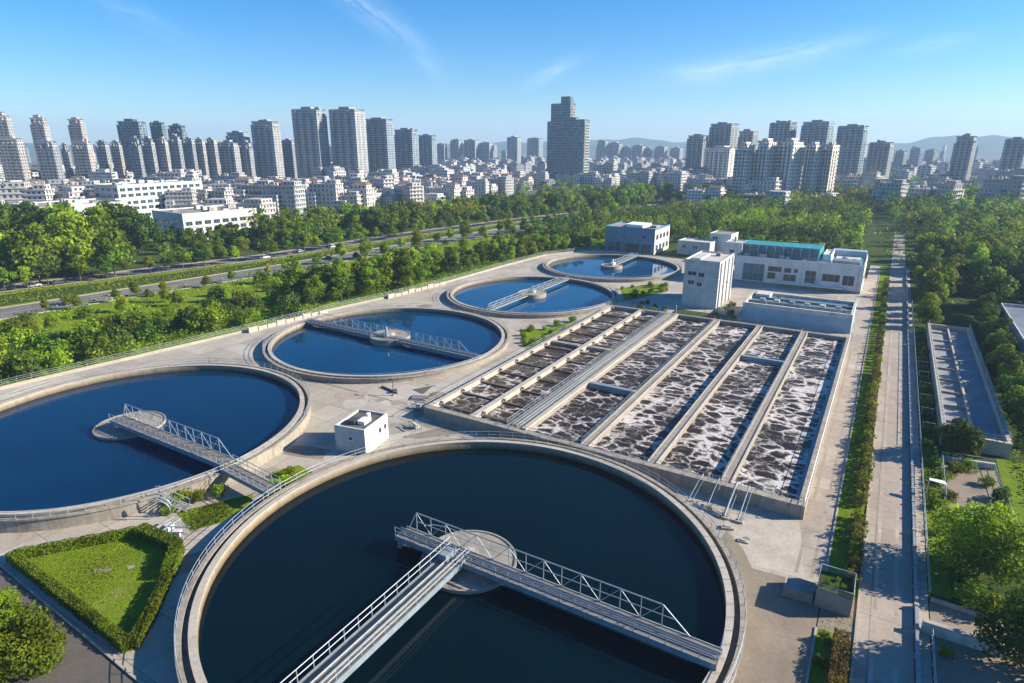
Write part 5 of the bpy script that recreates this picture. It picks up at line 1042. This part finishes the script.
# larger white institutional buildings behind the grove
def white_hall(xy, rz, W_, Dp, h, lab, tiers=1, curve=False):
    b = empty('institute', (*xy, 0), rz, lab, 'building'); z = 0
    for t in range(tiers):
        x0, x1, y0, y1 = -W_ / 2 + t * 6, W_ / 2 - t * 2, -Dp / 2 + t * 4, Dp / 2; hh = h * (1 if tiers == 1 else (t + 1) / tiers)
        block(b, x0, x1, y0, y1, hh, 'dirtywhite', 'roofgrey' if t == tiers - 1 else 'rooflight', .7, 'wall', z + (.09 if t else 0)); nf = max(1, int((hh - z) / 3.6))
        for f in range(nf):
            n = int((y1 - y0) / 5)
            for k in range(n): window(b, y0 + 1.2 + k * 5, y0 + 4.8 + k * 5, z + .9 + f * 3.6, z + 3.1 + f * 3.6, 'x', x1, 1, 'galv')
            n = int((x1 - x0) / 6)
            for k in range(n): window(b, x0 + 1.2 + k * 6, x0 + 5 + k * 6, z + .9 + f * 3.6, z + 3.1 + f * 3.6, 'y', y0, 1, 'galv')
        z = hh
    for f in range(1, int(h / 3.6)):
        if tiers == 1: MB().box(-W_ / 2 + .5, W_ / 2 + .45, -Dp / 2 - .45, Dp / 2 - .5, f * 3.6 + .05, f * 3.6 + .35).build('floor_band', M['white'], b)
    for k in range(7):
        x, y = rnd.uniform(-W_ * .4, W_ * .35), rnd.uniform(-Dp * .4, Dp * .4); MB().box(x, x + rnd.uniform(1, 3), y, y + rnd.uniform(1, 4), h + .091, h + rnd.uniform(.8, 2.6)).build('roof_unit', M[rnd.choice(['roofgrey', 'rooflight', 'galv'])], b)
    for k in range(3): MB().box(-W_ * .3 + k * W_ * .22, -W_ * .3 + k * W_ * .22 + 3, -1, 3, h + .09, h + 2.2).build('roof_unit', M['rooflight'], b)
    return b
white_hall((-329, 214), R(-6), 34, 42, 13.8, 'white two-storey hall with a long window band behind the trees')
white_hall((-398, 178), R(-2), 36, 44, 17, 'white block with shaded blue side behind the dark grove', 1)
white_hall((-436, 240), R(6), 40, 70, 24, 'long white terraced building with stacked window rows behind the halls', 3)
# vehicles
def car_proto():
    c = empty('parked_car', (0, 0, 0)); L_, W_ = 2.2, .88
    mb = MB(); mb.add([(-L_, -W_, .35), (L_, -W_, .35), (L_, W_, .35), (-L_, W_, .35), (-L_ * .98, -W_, .85), (L_ * .97, -W_, .75), (L_ * .97, W_, .75), (-L_ * .98, W_, .85), (-L_ * .9, -W_ * .95, .95), (L_ * .45, -W_ * .95, .95), (L_ * .45, W_ * .95, .95), (-L_ * .9, W_ * .95, .95)],
        [(0, 3, 2, 1), (0, 1, 5, 4), (2, 3, 7, 6), (1, 2, 6, 5), (3, 0, 4, 7), (4, 5, 9, 8), (6, 7, 11, 10), (5, 6, 10, 9), (7, 4, 8, 11), (8, 9, 10, 11)]); mb.build('body', M['whiteclean'], c)
    mb = MB(); mb.add([(-1.7, -.8, .952), (.95, -.8, .952), (.95, .8, .952), (-1.7, .8, .952), (-1.2, -.66, 1.45), (.3, -.66, 1.45), (.3, .66, 1.45), (-1.2, .66, 1.45)], [(4, 5, 6, 7), (0, 1, 5, 4), (1, 2, 6, 5), (2, 3, 7, 6), (3, 0, 4, 7)]); cb = mb.build('cabin', M['glass'], c)
    MB().box(-1.2, .3, -.66, .66, 1.453, 1.5).build('cabin_roof', M['whiteclean'], cb)
    for x in (-1.35, 1.35):
        for y in (-.8, .8): MB().tube((x, y - .1, .32), (x, y + .1, .32), .32, 12).build('wheel', M['tyre'], c)
    return c
car = car_proto(); dark = plain('dark_car_paint', (.06, .065, .07), .3); silver = plain('silver_car_paint', (.45, .46, .47), .35)
dark_body = car.children[0].data.copy(); dark_body.materials[0] = dark; sil_body = car.children[0].data.copy(); sil_body.materials[0] = silver
L2 = offset_line(svc, -3.2)
for i in range(9):
    p = along(L2, 112 + i * (7.5 if i < 6 else 19)); c = car if i == 0 else copy_tree(car); c.location = (p[0], p[1], -.034); c.rotation_euler = (0, 0, p[2])
    if i % 3 != 0: c.children[0].data = sil_body
    if i % 2 == 1: c.children[0].data = dark_body
    tag(c, 'small pale or dark car parked in the tree shade of the side street', 'car', 'cars parked along the side street')
for i, (s_, d, lab, body) in enumerate([(236, 3.2, 'dark car driving on the open stretch of highway', dark_body)]):
    p = along(hw, s_); c = copy_tree(car); c.name = 'car'; c.location = (p[0] - d * math.sin(p[2]), p[1] + d * math.cos(p[2]), -.03); c.rotation_euler = (0, 0, p[2]); c.children[0].data = body
    if 'group' in c: del c['group']
    tag(c, lab, 'car')
